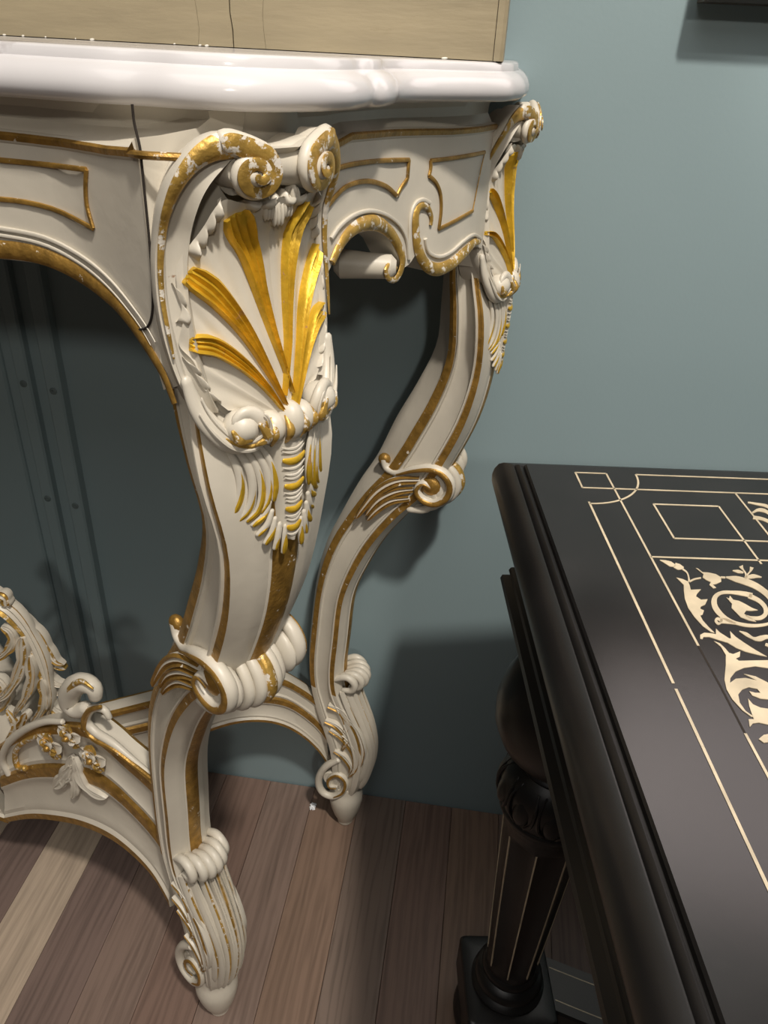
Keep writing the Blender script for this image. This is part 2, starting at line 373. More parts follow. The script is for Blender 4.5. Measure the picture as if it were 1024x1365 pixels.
# rim band: a white cove with a gilt outer lip that swells into the volute
rim = MB()
C1 = carts(rim_out, 0.0)
rim.strand(C1+np.array([0, .0055, 0]), [.005, .0075, .0085, .0085, .0085, .0085, .008, .0065], norms(C1), [(-1, 0), (-.8, .0035), (-.5, .0025), (0, .0005), (.5, .0015), (.85, .004), (1, 0)], n=48, base=-.008, tip=True)
left_and_right(rim, 'cartouche_rim', M_CREAM, leg)
lip = MB()
C2 = carts([(232, 478), (224, 440), (217, 400), (214, 355), (217, 310), (224, 277), (237, 245), (257, 217), (282, 199), (308, 192)], .002)
lip.tube(C2, [.0006, .0011, .0013, .0015, .0018, .0022, .0028, .0036, .0048, .0058], 10, n=44, nv=(1, 0, 0), flat=.55)
left_and_right(lip, 'gilt_lip', M_WORN, leg)
# top volutes
def spiral2(c, r0, r1, a0, turns, n):
    t = np.linspace(0, 1, n); r = r0+(r1-r0)*t**.8; a = a0+turns*2*math.pi*t
    return [(c[0]+rr*math.cos(x), c[1]+rr*math.sin(x)) for rr, x in zip(r, a)]
vol = MB()
sp = spiral2((337, 231), 32, 5, math.radians(-105), 1.75, 44)
VP = carts([(300, 192), (312, 191)]+sp[3:], .004)
VP = np.array([[csurf(p[1], p[2])+.002+.005*i/len(VP), p[1], p[2]] for i, p in enumerate(VP)])
vol.tube(VP, [.0052, .0056, .0052, .0047, .0042, .0036, .0030], 12, n=76, nv=(1, -.3, 0), flat=.75)
vc = carts([(337, 231)], .004)[0]; vb = carts(spiral2((337, 231), 27, 27, 0, .97, 20), .004)
vring = [np.array([csurf(p[1], p[2])+.001, p[1], p[2]]) for p in vb]; vback = [p-np.array([.018, 0, 0]) for p in vring]
vol.grid([vback, vring], 0, cv=True); vol.cap(vring, 0)
VG = smooth(VP, 70)+np.array([.0036, -.0006, 0])
vol.tube(VG, [.0040, .0046, .0042, .0036, .0032, .0026, .0016], 9, nv=(1, -.3, 0), flat=.32, mt=1)
left_and_right(vol, 'volute', [M_CREAM, M_WORN], leg)
# spool between the two volutes
spo = MB(); zc = vc[2]; xs = .131
spo.lathe([(.011, -.024), (.0115, -.018), (.0095, -.009), (.0085, 0), (.0095, .009), (.0115, .018), (.011, .024)], (xs, 0, zc+.001), (0, 1, 0), 28)
spo.build('spool', M_CREAM, leg)
# leafy knot under the spool
kn = MB()
for dx, dz, r in ((-.006, -.016, .005), (0, -.018, .006), (.006, -.016, .005), (-.011, -.012, .004), (.011, -.012, .004)):
    c = np.array([.131, dx, zc+dz])
    kn.ellipsoid(c, [(.006, 0, .001), (0, r*.62, 0), (0, 0, r*1.3)], 0, 10, 8)
    for e in (-1, 0, 1): kn.ellipsoid(c+np.array([.004, e*r*.38, -r*.2]), [(.0022, 0, 0), (0, r*.2, 0), (0, 0, r)], 0, 8, 6)
kn.build('leaf_knot', M_CREAM, leg)
# scallop shell: radiating surface from the base to the ruffled boundary
bnd = [(383, 262), (362, 268), (340, 272), (320, 270), (300, 266), (286, 282), (275, 300), (260, 323), (243, 343), (235, 362), (238, 388), (246, 415), (242, 442), (241, 462), (258, 482), (270, 505), (284, 530), (306, 548)]
Bp = carts([(381, 556)])[0]; Bp[1] = 0
BN = smooth(carts(bnd), 80); BN[0, 1] = 0
ribs_px = [([(374, 516), (368, 494), (357, 452), (343, 400), (323, 332), (303, 283)], [.8, 2.6, 5.0, 8.0, 13, 19]),
           ([(366, 536), (357, 516), (340, 478), (314, 431), (278, 389), (240, 362)], [.8, 2.8, 5.5, 9.0, 13, 17]),
           ([(364, 546), (352, 526), (335, 503), (310, 479), (277, 459), (244, 454)], [.8, 2.6, 5, 8.0, 11, 14])]
def shell_h(t): return .0035*(1-t)**2 - .0060*np.sin(np.clip(t, 0, 1)*math.pi*.95)**1.2*(.25+.75*t) - .0004
def shell_half(sgn):
    rows = []
    for k, e in enumerate(BN):
        row = []
        for t in np.linspace(0.02, 1, 26):
            p = Bp+(e-Bp)*t
            hh = shell_h(t)+.0016*math.sin(k/79*math.pi*7.0)**2*t*(1-t*.4)
            row.append((csurf(p[1], p[2])+hh, sgn*p[1], p[2]))
        rows.append(row)
    return rows
sh = MB(); hl = shell_half(1); hr = shell_half(-1)
sh.grid(hl[::-1]+hr[1:], 0)
sh.build('scallop_shell', M_CREAM, leg, angle=60)
def on_shell(p, dh=0.0):
    d = np.linalg.norm((p-Bp)[1:]); a = math.atan2(p[1]-Bp[1], p[2]-Bp[2])
    an = np.array([math.atan2(e[1]-Bp[1], e[2]-Bp[2]) for e in BN]); rr = np.array([np.linalg.norm((e-Bp)[1:]) for e in BN])
    o = np.argsort(an); Rr = np.interp(a, an[o], rr[o]); t = d/Rr
    return np.array([csurf(p[1], p[2])+shell_h(t)+dh, p[1], p[2]])
REAR_RIBS = []
for pts, wd, wf in [(a_, b_, 1.0) for a_, b_ in ribs_px]+[(a_, b_, .42) for a_, b_ in ribs_px]:
    C = carts(pts, -.006); C = smooth(C, 24); wid = wf*lerp_list(wd, 24)/2450.0
    mb = MB(); rows = []; prof = [(-1, .0010), (-.82, .0026), (-.52, -.0006), (-.27, .0008), (0, -.0014), (.27, .0008), (.52, -.0006), (.8, .0026), (1, .0010)]
    for i, c in enumerate(C):
        T = nrm(C[min(i+1, 23)]-C[max(i-1, 0)]); lat = nrm(np.cross(T, (1, 0, 0))); t = i/23
        f = 1.0 if t < .9 else math.sqrt(max(.08, 1-((t-.9)/.115)**2))
        row = []
        for x, y in prof:
            q = c+lat*wid[i]*x*(.93 if t > .9 else 1)
            q = q+T*(.0012*math.cos(x*9.4)*max(0, (t-.8)/.2))
            q = on_shell(q, y*min(1, .25+t*1.1)*.9+.0030); row.append(c*0+q if f == 1.0 else q*np.array([1, 1, 1])+(on_shell(c, .002)-q)*(1-f)*.6)
        row += [row[-1]-np.array([.004, 0, 0]), row[0]-np.array([.004, 0, 0])]
        rows.append(row)
    mb.grid(rows, 0, cv=True); mb.cap(rows[0]); mb.cap(rows[-1])
    if wf == 1.0: left_and_right(mb, 'gilt_shell_rib', M_BRIGHT, leg, angle=70)
    else: REAR_RIBS += [mb.mesh('gilt_shell_rib', [M_BRIGHT], 70), mb.mirrored().mesh('gilt_shell_rib', [M_BRIGHT], 70)]
# ruffles along the shell's edge between the ribs
ruf = MB()
for pts_, amp, nl in (([(298, 266), (284, 284), (272, 304), (258, 324), (247, 337)], 1.0, 4), ([(234, 380), (240, 398), (245, 414), (240, 432)], .75, 2), ([(248, 478), (262, 498), (272, 516), (290, 538)], .75, 3), ([(326, 270), (348, 272), (372, 266)], .7, 2)):
    E_ = smooth(carts(pts_), 40); rows = []
    for k_, p in enumerate(E_):
        t = k_/39; dr = nrm(np.array([0, *(Bp-p)[1:]])); wv = abs(math.sin(t*math.pi*nl))**.6; env = min(1, t*8, (1-t)*8)
        wid_ = (.0045+.0050*wv)*amp*(.4+.6*env); row = []
        for q_ in np.linspace(0, 1, 9):
            pp = p+dr*(wid_*q_-.001); hh = (.0012+.0042*math.sin(min(1, q_*1.12)*math.pi*.93)*(.45+.75*wv))*amp*env-.0035*q_-.001
            row.append((csurf(pp[1], pp[2])+hh, pp[1], pp[2]))
        rows.append(row)
    ruf.grid(rows, 0)
left_and_right(ruf, 'ruffled_edge', M_CREAM, leg)
# lower scrolls where the rim ends
lo = MB()
LP = carts([(246, 505), (258, 540), (276, 566), (298, 584), (320, 586), (336, 572), (334, 553), (318, 545), (304, 554), (306, 567), (317, 566)], 0)
LP = np.array([[csurf(p[1], p[2])+.001+.006*min(1, i/6), p[1], p[2]] for i, p in enumerate(LP)])
lo.tube(LP, [.003, .0042, .0055, .0062, .0060, .0050, .0042, .0034, .0026], 12, n=44, nv=(1, 0, 0), flat=.72)
lo.ellipsoid(LP[-1]-np.array([.004, 0, 0]), [(.010, 0, 0), (0, .010, 0), (0, 0, .009)], 0)
LR = smooth(LP, 60)
for off_, m_, i0, i1 in ((-.0022, 0, 6, 44), (.0024, 0, 10, 46), (.0002, 1, 22, 44)):
    Tn = np.gradient(LR, axis=0); ln = np.array([nrm(np.cross(t_, (1, 0, 0))) for t_ in Tn]); RR = (LR+ln*off_+np.array([.0046, 0, 0]))[i0:i1]
    lo.tube(RR, [.0004, .0013, .0015, .0013, .0005], 7, nv=(1, 0, 0), flat=.8, mt=m_)
left_and_right(lo, 'lower_scroll', [M_CREAM, M_WORN], leg)
lg = MB()
for off in ((326, 556, 338, 574, 322, 584), (290, 566, 300, 577, 316, 578)):
    Q = carts([(off[0], off[1]), (off[2], off[3]), (off[4], off[5])], 0); Q = np.array([[csurf(p[1], p[2])+.0115, p[1], p[2]] for p in Q])
    lg.tube(Q, [.001, .0032, .001], 8, n=12, nv=(1, 0, 0), flat=.8)
left_and_right(lg, 'scroll_gilding', M_WORN, leg)
# scalloped nub at the shell's base
nub = MB()
for k_, b_ in enumerate((-.0105, 0, .0105)):
    c_ = np.array([.1385-.28*abs(b_), b_, .7775-.10*abs(b_)])
    nub.ellipsoid(c_, [(.0100, 0, -.002), (0, .0078, 0), (.003, 0, .0125-.25*abs(b_))], 0, 16, 12)
for b_ in (-.0145, -.0055, .0055, .0145):
    nub.tube([np.array([.1440-.25*abs(b_), b_*.9, .784]), np.array([.1485-.25*abs(b_), b_, .7765]), np.array([.1440-.25*abs(b_), b_*.92, .7685])], [.0012, .0026, .0012], 8, mt=1, n=10, nv=(1, 0, 0), flat=.8)
nub.build('shell_nub', [M_CREAM, M_WORN], leg, angle=60)
# pendant husk below
def face_pt(b, z, h=0.0):                          # front of the shaft between .66 and .79
    so = np.interp(z, [.53, .56, .60, .65, .70, .75, .80], [.062, .087, .1055, .1245, .1345, .1370, .1365]); return np.array([so-.012*(abs(b)/.03)**1.6+h, b, z])
tg = MB(); rows = []
for z in np.linspace(.772, .704, 26):
    t = (.772-z)/.068; wd = .0125*(1-.25*t) if t < .85 else .0125*.79*math.sqrt(max(.04, 1-((t-.85)/.155)**2))
    rows.append([face_pt(x*wd, z, .0045*(1-x*x)+.003-(.004 if abs(x) == 1 else 0)) for x in np.linspace(-1, 1, 11)])
tg.grid(rows, 0); tg.build('pendant_tongue', M_CREAM, leg, angle=60)
for k, z in enumerate((.7585, .7425, .7275, .7150)):
    g = MB(); wd = .0078*(1-.12*k)
    Q = [face_pt(x*wd, z-.0022*(1-x*x), .0075) for x in np.linspace(-1, 1, 9)]
    g.tube(Q, [.0012, .0021, .0023, .0021, .0012], 8, nv=(1, 0, 0), flat=.5); g.build('gilt_lozenge', M_BRIGHT, leg)
    for dz in (.0052, .0074, -.0045):
        a = MB(); a.tube([face_pt(x*wd*1.05, z+dz-.0022*(1-x*x), .0073) for x in np.linspace(-1, 1, 9)], [.0003, .0009, .0011, .0009, .0003], 6, nv=(1, 0, 0), flat=.7); a.build('arc_moulding', M_CREAM, leg)
hk = MB()
def facehit(px, py, h):
    p = FF.hit(px, py, lambda q: q[0]-face_pt(q[1], q[2])[0]-h); return np.array(p if p is not None else FF.flank(px, py, -.02))
husk_px = [([(303, 598), (316, 622), (321, 650), (315, 674), (305, 690)], 7, 1), ([(314, 596), (332, 624), (337, 654), (330, 680), (313, 696)], 7, 0), ([(325, 595), (343, 624), (349, 654), (343, 680), (328, 694)], 6, 1), ([(336, 594), (353, 622), (359, 648), (356, 668), (347, 682)], 6, 0), ([(347, 594), (361, 618), (366, 644), (364, 666)], 5, 1),
           ([(360, 668), (352, 686), (336, 700)], 6, 1), ([(363, 680), (356, 699), (343, 713)], 6, 0), ([(367, 690), (362, 710), (353, 724)], 6, 1), ([(373, 697), (370, 716), (366, 731)], 6, 0), ([(380, 700), (379, 720), (377, 736)], 5, 1)]
for pts, r_, m in husk_px:
    r = r_/2500.0
    Q = np.array([facehit(x, y, .0068) for x, y in pts]); Q[:, 1] = np.minimum(Q[:, 1], -.001)
    hk.tube(Q, [r*.6, r*.9, r, r*.95, r*.7], 9, mt=0, n=18, nv=(1, 0, 0), flat=.8)
    Q2 = smooth(Q+np.array([r*.62, 0, 0]), 14)[4:]; hk.tube(Q2, [.0004, .0011, .0017, .0019, .0012] if m else [.0002, .0005, .0009, .0012, .0008], 7, mt=1, nv=(1, 0, 0), flat=.6)
left_and_right(hk, 'pendant_leaf', [M_CREAM, M_BRIGHT], leg)

# ---- knee: gadrooned collar round the front, C-scroll on each flank
kc = MB(); lob = []
for k, b in enumerate(np.linspace(-.027, .027, 9)):
    rec = .020*(abs(b)/.027)**1.5; dz = -.004*(abs(b)/.027)
    path = [(.095-rec*.7, b*.92, .602+dz), (.112-rec, b, .588+dz), (.1165-rec, b*1.02, .572+dz), (.108-rec, b*1.02, .5565+dz), (.090-rec, b, .5515+dz)]
    mb = MB(); mb.tube(path, [.0028, .0042, .0047, .0044, .0030], 12, n=20)
    mb.build('gadroon', M_WORN if k == 4 else M_CREAM, leg)
def rl(pts, b): return np.array([RF.flank(x, y, b) for x, y in pts])
cs = MB()
CSP = rl([(508, 619), (512, 630), (528, 634), (550, 627), (575, 624), (592, 631), (601, 646), (596, 662), (580, 670), (563, 664), (556, 652), (564, 643), (575, 649)], -.031)
CSP[:4, 1] = [-.0185, -.0205, -.0245, -.0285]; CG = CSP.copy(); CG[:, 1] -= .0052
cs.tube(CSP, [.0045, .0033, .0032, .0040, .0046, .0050, .0050, .0048, .0042, .0035, .0025], 12, n=52, nv=(0, 1, 0), flat=1.15, mt=0)
cs.ellipsoid(CSP[0], [(.0065, 0, 0), (0, .005, 0), (0, 0, .0065)], 1)
cs.ellipsoid(CSP[-1]+np.array([0, .002, 0]), [(.011, 0, 0), (0, .005, 0), (0, 0, .011)], 1)
cs.ellipsoid(CSP[5:11].mean(axis=0)+np.array([-.001, .0065, .001]), [(.019, 0, 0), (0, .0075, 0), (0, 0, .019)], 0, 20, 12)

cs.tube(CG[2:], [.001, .0018, .0026, .003, .003, .0028, .002, .001], 8, n=40, nv=(0, 1, 0), flat=.5, mt=1)
left_and_right(cs, 'knee_scroll', [M_CREAM, M_GOLD], leg)
kl = MB()
LPROF = [(-1, .0), (-.72, .0028), (-.35, .0008), (0, .0022), (.35, .0008), (.72, .0028), (1, 0)]
for pts, wd in (([(560, 640), (530, 642), (505, 655), (486, 676), (474, 692)], [.004, .0055, .005, .0025]), ([(552, 652), (528, 656), (505, 668), (487, 688)], [.003, .005, .0045, .002]), ([(546, 664), (522, 668), (503, 680), (489, 694)], [.003, .0045, .004, .002])):
    Q = rl(pts, -.0295); kl.strand(Q, wd, (0, -1, 0), LPROF, n=16, mt=[0, 1, 1, 0, 1, 1])
left_and_right(kl, 'knee_leaf', [M_CREAM, M_GOLD], leg)
# ---- foot: roll, acanthus and inner volute
fr = MB()
for k, b in enumerate(np.linspace(-.019, .019, 6)):
    c = np.array([.012-.010*(abs(b)/.019)**2, b, .281]); fr.tube([c+np.array([-.012, 0, .002]), c+np.array([.004, 0, .0105]), c+np.array([.0145, 0, .003]), c+np.array([.012, 0, -.009]), c+np.array([.0, 0, -.012])], [.0036, .0044, .0048, .0044, .003], 10, n=16)
fr.build('foot_roll', M_CREAM, leg)
fa = MB()
def foot_pt(b, z, h=0.0):
    so = np.interp(z, [.07, .09, .125, .16, .19, .222, .26, .29], [.022, .030, .038, .0415, .036, .026, .012, .006]); return np.array([so-.012*(abs(b)/.023)**2+h, b, z])
for b0, b1, z1, m in ((0, 0, .078, 0), (-.007, -.006, .082, 1), (.007, .006, .082, 1), (-.014, -.012, .09, 0), (.014, .012, .09, 0), (-.020, -.018, .11, 1), (.020, .018, .11, 1)):
    zs = np.linspace(.268, z1, 7); Q = np.array([foot_pt(b0+(b1-b0)*t+.0012*math.sin(t*5+b0*90), z, .0012) for t, z in zip(np.linspace(0, 1, 7), zs)])
    fa.strand(Q, [.0025, .0040, .0044, .0040, .002], (1, -.3*np.sign(b0), .1), [(-1, 0), (-.7, .003), (-.3, .001), (0, .0028), (.3, .001), (.7, .003), (1, 0)], n=22, mt=[0, 0, 1, 1, 0, 0] if m else 0)
fa.build('foot_acanthus', [M_CREAM, M_WORN], leg)
ff = MB()
for pts, wd in (([(438, 940), (455, 948), (463, 965), (458, 978)], [.003, .006, .006, .002]), ([(434, 960), (450, 968), (462, 985), (456, 1000)], [.003, .006, .005, .002]), ([(440, 972), (458, 984), (472, 1003), (474, 1022), (465, 1036)], [.003, .006, .006, .005, .002]), ([(455, 950), (474, 972), (483, 1000), (480, 1024)], [.003, .005, .006, .002]), ([(446, 1000), (458, 1008), (468, 1022), (466, 1030)], [.002, .005, .004, .002])):
    Q = rl(pts, -.0215); ff.strand(Q, wd, (0, -1, 0), LPROF, n=16, mt=[0, 1, 0, 0, 1, 0])
left_and_right(ff, 'flank_leaf', [M_CREAM, M_GOLD], leg)
fv = MB()
SV = rl([(452, 1012), (434, 1022), (425, 1038), (429, 1054), (444, 1061), (458, 1054), (461, 1040), (450, 1031), (439, 1037), (440, 1047), (449, 1048)], -.0195)
fv.tube(SV, [.004, .0048, .005, .0048, .0045, .004, .0034, .0028, .0022], 12, n=44, nv=(0, 1, 0), flat=1.2)
SG = SV.copy(); SG[:, 1] -= .0045; fv.tube(SG[4:], [.001, .002, .0022, .002, .001], 8, n=26, nv=(0, 1, 0), flat=.6, mt=1)
left_and_right(fv, 'foot_volute', [M_CREAM, M_GOLD], leg)
fb = MB(); fcen = SV.mean(axis=0)
fb.lathe([(.0125, -.0185), (.014, -.017), (.0115, -.008), (.0105, 0), (.0115, .008), (.014, .017), (.0125, .0185)], (fcen[0]-.001, 0, fcen[2]), (0, 1, 0), 24); fb.build('foot_spool', M_CREAM, leg)

# ---- place the legs: this one is the front right, then its copies
def place(o, fr, mirror=False):
    foot, psi = fr
    M = Matrix.Translation(Vector(foot)) @ Matrix.Rotation(psi, 4, 'Z')
    if mirror: M = Matrix.Translation((2*XC, 0, 0)) @ Matrix.Diagonal((-1, 1, 1, 1)) @ M
    o.matrix_parent_inverse = Matrix.Identity(4)
    o.matrix_basis = Matrix.Translation((-XC, -.58, 0)) @ M
place(leg, FRONT)
for fr_, mi in ((REAR, False), (FRONT, True), (REAR, True)):
    lc = copy_tree(leg, console); place(lc, fr_, mi)
    if fr_ is REAR:
        src = [c for c in leg.children if c.name.startswith('gilt_shell_rib')]; data = {o.data.name: m for o, m in zip(src, REAR_RIBS)}
        for c in lc.children:
            if c.data.name in data: c.data = data[c.data.name]

# ---- parts built in world coordinates hang on the console through an inverse
def wpart(mb, name, mats, parent=console, angle=42, mirror=True):
    o = mb.build(name, mats, None, angle)
    base = Matrix.Translation((XC, .58, 0))
    o.parent = parent
    root = parent
    o.matrix_basis = Matrix.Identity(4)
    if parent is console: o.matrix_parent_inverse = base.inverted()
    if mirror:
        c = o.copy(); COL.objects.link(c)
        c.parent = MIRR.get(parent.name, parent); c.matrix_parent_inverse = o.matrix_parent_inverse.copy()
        if parent.name not in MIRR:
            c.matrix_basis = Matrix.Translation((2*XC, 0, 0)) @ Matrix.Diagonal((-1, 1, 1, 1)); MIRR[o.name] = c
    return o
MIRR = {}

# ---- aprons
ZT = .9222
def apron(name, plan, bottom_px, mold_px, xrange, nst=70, thick=.022, inward=None, shoulder=9.0, gold_to=2.0):
    """panel standing on the plan curve; bottom and cove lines traced as pixel polylines"""
    bp = np.array([on_curve(x, y, plan) for x, y in bottom_px]); mp = np.array([on_curve(x, y, plan) for x, y in mold_px])
    PL = smooth([(*p, 0) for p in plan], 400)[:, :2]
    d = np.r_[0, np.cumsum(np.linalg.norm(np.diff(PL, axis=0), axis=1))]
    def arc(p): return d[np.argmin(np.linalg.norm(PL-p[:2], axis=1))]
    ba = np.array([arc(p) for p in bp]); ma = np.array([arc(p) for p in mp])
    ob = np.argsort(ba); om = np.argsort(ma)
    mb = MB(); rows = []; s0, s1 = xrange(d[-1])
    for a in np.linspace(s0, s1, nst):
        x = np.interp(a, d, PL[:, 0]); y = np.interp(a, d, PL[:, 1]); x2 = np.interp(a+.002, d, PL[:, 0]); y2 = np.interp(a+.002, d, PL[:, 1]); x3 = np.interp(a-.002, d, PL[:, 0]); y3 = np.interp(a-.002, d, PL[:, 1])
        t = nrm((x2-x3, y2-y3)); nn = np.array([t[1], -t[0]])*inward
        zb = np.interp(a, ba[ob], bp[ob][:, 2]); zm = np.interp(a, ma[om], mp[om][:, 2])
        def q(z, h): return (x+nn[0]*h, y+nn[1]*h, z)
        row = [q(zb, -thick), q(zb, 0)]
        row += [q(zb+(zm-.003-zb)*k, 0) for k in (.2, .4, .6, .8, 1)]
        e_ = max(0.0, min(1.0, (a-shoulder)/.06)); e_ = .034*e_*e_*(3-2*e_)
        row += [q(zm-.0016, .0014), q(zm+.0010, .0020), q(zm+.0022, .0008), q(zm+.003, -.003-.25*e_), q(zm+(ZT-zm)*.45, -.0065-.7*e_), q(zm+(ZT-zm)*.75, -.006-.9*e_), q(ZT, -.002-e_), q(ZT, -thick-e_)]
        rows.append(row)
    mb.grid(rows, lambda i, j: 1 if j in (7, 8) and i/len(rows) < gold_to else 0, cv=True); mb.cap(rows[0]); mb.cap(rows[-1])
    return mb, PL, d
PF = [(-.505, .378), (-.30, .384), (-.235, .382), (-.207, .377), (-.190, .3685), (-.174, .3575), (-.160, .3465), (-.1505, .3390)]
PF = [tuple(p) for p in smooth([(*p, 0) for p in PF], 40)[:, :2]]
PS = [(-.0955, .412), (-.0875, .434), (-.0790, .457), (-.0710, .481), (-.0630, .506), (-.048, .537), (-.030, .570), (-.016, .60), (-.008, .628), (-.004, .645)]
PS = [tuple(p) for p in smooth([(*p, 0) for p in PS], 40)[:, :2]]
front_low = [(-60, 340), (-30, 341), (0, 345), (30, 348), (60, 353), (90, 365), (120, 384), (150, 410), (168, 430), (182, 447), (205, 478), (219, 504), (229, 526)]
front_mold = [(-60, 176), (0, 181), (60, 188), (110, 195), (145, 201), (190, 206), (225, 208), (262, 210)]
mbf, PLF, dF = apron('front', PF, front_low, front_mold, lambda L: (0.0, L), inward=1, shoulder=.300)
ap_f = wpart(mbf, 'front_apron', [M_CREAM, M_GOLD], angle=35)
cf = MB(); CFP = smooth([(-.200, .382, 0), (-.180, .378, 0), (-.158, .376, 0), (-.135, .378, 0), (-.116, .385, 0), (-.104, .397, 0), (-.098, .410, 0)], 30)
cf.grid([[(x, y, z) for z, x, y in ((.868, x, y), (.905, x, y), (.9075, x, y-.001), (.915, x, y+.001), (ZT, x, y-.002))] for x, y, _ in CFP], 0); cf.grid([[(x, y+.014, .868), (x, y+.014, ZT)] for x, y, _ in CFP], 0)
cf_o = wpart(cf, 'corner_frieze', M_CREAM)
side_low = [(432, 372), (441, 356), (449, 336), (462, 315), (479, 304), (497, 302), (511, 309), (522, 324), (530, 342), (537, 358), (546, 352), (554, 340), (562, 352), (574, 363), (588, 365), (603, 359), (618, 344), (632, 327), (645, 330), (660, 340)]
side_mold = [(415, 196), (446, 194), (467, 182), (533, 177), (600, 176), (659, 169)]
mbs, PLS, dS = apron('side', PS, side_low, side_mold, lambda L: (0.0, L), nst=110, inward=1)
ap_s = wpart(mbs, 'side_apron', [M_CREAM, M_GOLD], angle=35)

def trace(pts, plan, h=0.0, outward=None):
    Q = np.array([on_curve(x, y, plan) for x, y in pts]); return Q
def outn(p, plan):
    PLn = np.array(plan); k = int(np.argmin(np.linalg.norm(PLn-p[:2], axis=1))); k = min(max(k, 1), len(plan)-2); t = nrm(PLn[k+1]-PLn[k-1]); return np.array([t[1], -t[0], 0])
def offs(plan, h):
    P = np.array(plan, float); T = np.gradient(P, axis=0); return [tuple(p+nrm((t[1], -t[0]))*h) for p, t in zip(P, T)]
def apron_line(name, pts, plan, rad, mats, parent, n=40, flat=.6, h=.0008):
    T0 = trace(pts, plan)
    if pts[0][0] < -50: T0 = np.vstack([[[XC-.001, .378, T0[0][2]+.002], [XC+.10, .3815, T0[0][2]+.002]], T0])
    Q = smooth(T0, n+(20 if pts[0][0] < -50 else 0)); n = len(Q); Q = np.array([q+outn(q, plan)*h for q in Q])
    mb = MB(); r = lerp_list(rad, n) if hasattr(rad, '__len__') else np.full(n, rad)
    NV = np.array([outn(q, plan) for q in Q]); T = [nrm(t) for t in np.gradient(Q, axis=0)]; rings = []
    for i in range(n):
        nn = nrm(NV[i]-T[i]*np.dot(NV[i], T[i])); bb = np.cross(T[i], nn)
        rings.append([Q[i]+bb*r[i]*math.cos(a)+nn*r[i]*flat*math.sin(a) for a in np.linspace(0, 2*math.pi, 8, endpoint=False)])
    mb.grid(rings, 0, cv=True); mb.cap(rings[0]); mb.cap(rings[-1])
    return wpart(mb, name, mats, parent)
gl = MB(); gl.tube([on_curve(172, 204, PF), on_curve(192, 206.5, PF)+np.array([.0008, -.0012, 0]), FF.world(cart(262, 212)-np.array([.005, 0, 0]))], .0017, 8, n=12); wpart(gl, 'gilt_frieze_line', M_GOLD, ap_f)
# gilt lip along the front arch, its white roll above, and the gilt panel lines
apron_line('gilt_arch_band', [(-55, 327), (0, 332), (30, 335), (60, 342), (90, 355), (120, 374), (150, 399), (170, 421), (186, 444), (205, 474), (221, 503), (234, 538)], PF, [.0055, .0055, .0055, .0055, .005, .0048, .0045, .004, .0026], M_GOLD, ap_f, 60, .35, h=.0005)
apron_line('arch_moulding', [(-55, 298), (0, 304), (60, 316), (110, 341), (150, 374), (190, 424), (209, 456)], PF, [.0013, .0013, .0013, .0013, .0012, .0003], M_CREAM, ap_f, 50, .9)
apron_line('arch_moulding', [(-55, 308), (0, 313), (58, 325), (106, 349), (146, 382), (184, 428), (203, 460)], PF, [.0010, .0010, .0010, .0010, .0009, .0002], M_CREAM, ap_f, 50, .9)
apron_line('gilt_panel_line', [(-60, 208), (0, 213), (60, 219), (117, 226)], PF, .0013, M_GOLD, ap_f, 24, .7)
apron_line('gilt_panel_line', [(117, 226), (116, 250), (118, 275), (126, 304)], PF, .0013, M_GOLD, ap_f, 20, .7)
apron_line('gilt_panel_line', [(-60, 262), (0, 265), (40, 270), (80, 281), (126, 304)], PF, .0013, M_GOLD, ap_f, 24, .7)
apron_line('crack', [(178, 139), (181, 165), (188, 195), (191, 222), (195, 262), (200, 312), (203, 350), (205, 385), (205, 410), (202, 428), (196, 437), (187, 439)], PF, .0006, M_DARK, ap_f, 60, 1.0, h=.0006)
apron_line('worn_patch', [(268, 147), (266, 156), (263, 168)], [tuple(p[:2]) for p in CFP], [.0018, .0016, .0005], M_BARE, cf_o, 8, .15, h=.0012)
# side apron: gilt arch, second scroll, panel lines
apron_line('gilt_arch_band', [(441, 350), (450, 330), (463, 311), (480, 299), (499, 297), (515, 306), (527, 322), (535, 343), (533, 360), (526, 372), (516, 370), (513, 358), (520, 352), (527, 358)], PS, [.0028, .0032, .004, .0045, .0048, .0045, .004, .0035, .003, .0026, .0022, .002, .0016], M_WORN, ap_s, 60, .6)
apron_line('arch_moulding', [(440, 318), (452, 301), (470, 287), (492, 281), (515, 287), (532, 301), (541, 320), (544, 345)], PS, .0013, M_CREAM, ap_s, 40, .9)
apron_line('gilt_scroll_band', [(573, 300), (574, 290), (569, 277), (559, 274), (553, 286), (553, 310), (557, 335), (567, 353), (582, 359), (600, 352), (616, 338), (630, 324), (638, 322)], PS, [.0016, .0022, .003, .0036, .0042, .0044, .0046, .0048, .0048, .0045, .004, .003, .002], M_WORN, ap_s, 60, .6)
apron_line('arch_moulding', [(566, 318), (570, 335), (584, 342), (600, 336), (616, 322), (630, 313), (640, 318)], PS, .0014, M_CREAM, ap_s, 30, .9)
apron_line('arch_moulding', [(545, 345), (545, 315), (546, 290), (552, 272), (562, 266), (572, 270)], PS, .0014, M_CREAM, ap_s, 30, .9)
for seg in ([(433, 233), (452, 223), (480, 217), (510, 214), (544, 213)], [(544, 213), (543, 225), (542, 238)], [(542, 238), (534, 249), (528, 261)], [(528, 261), (515, 249), (495, 242), (475, 243), (455, 252), (434, 276)],
            [(573, 214), (600, 211), (625, 207), (645, 203)], [(573, 214), (573, 224), (571, 234)], [(571, 234), (580, 243), (586, 258), (587, 280), (584, 305)], [(584, 305), (600, 297), (615, 289), (629, 281)], [(629, 281), (634, 255), (640, 225), (645, 203)]):
    apron_line('gilt_panel_line', seg, PS, .0014 if seg[0][0] < 629 else .0006, M_GOLD, ap_s, 18, .7)
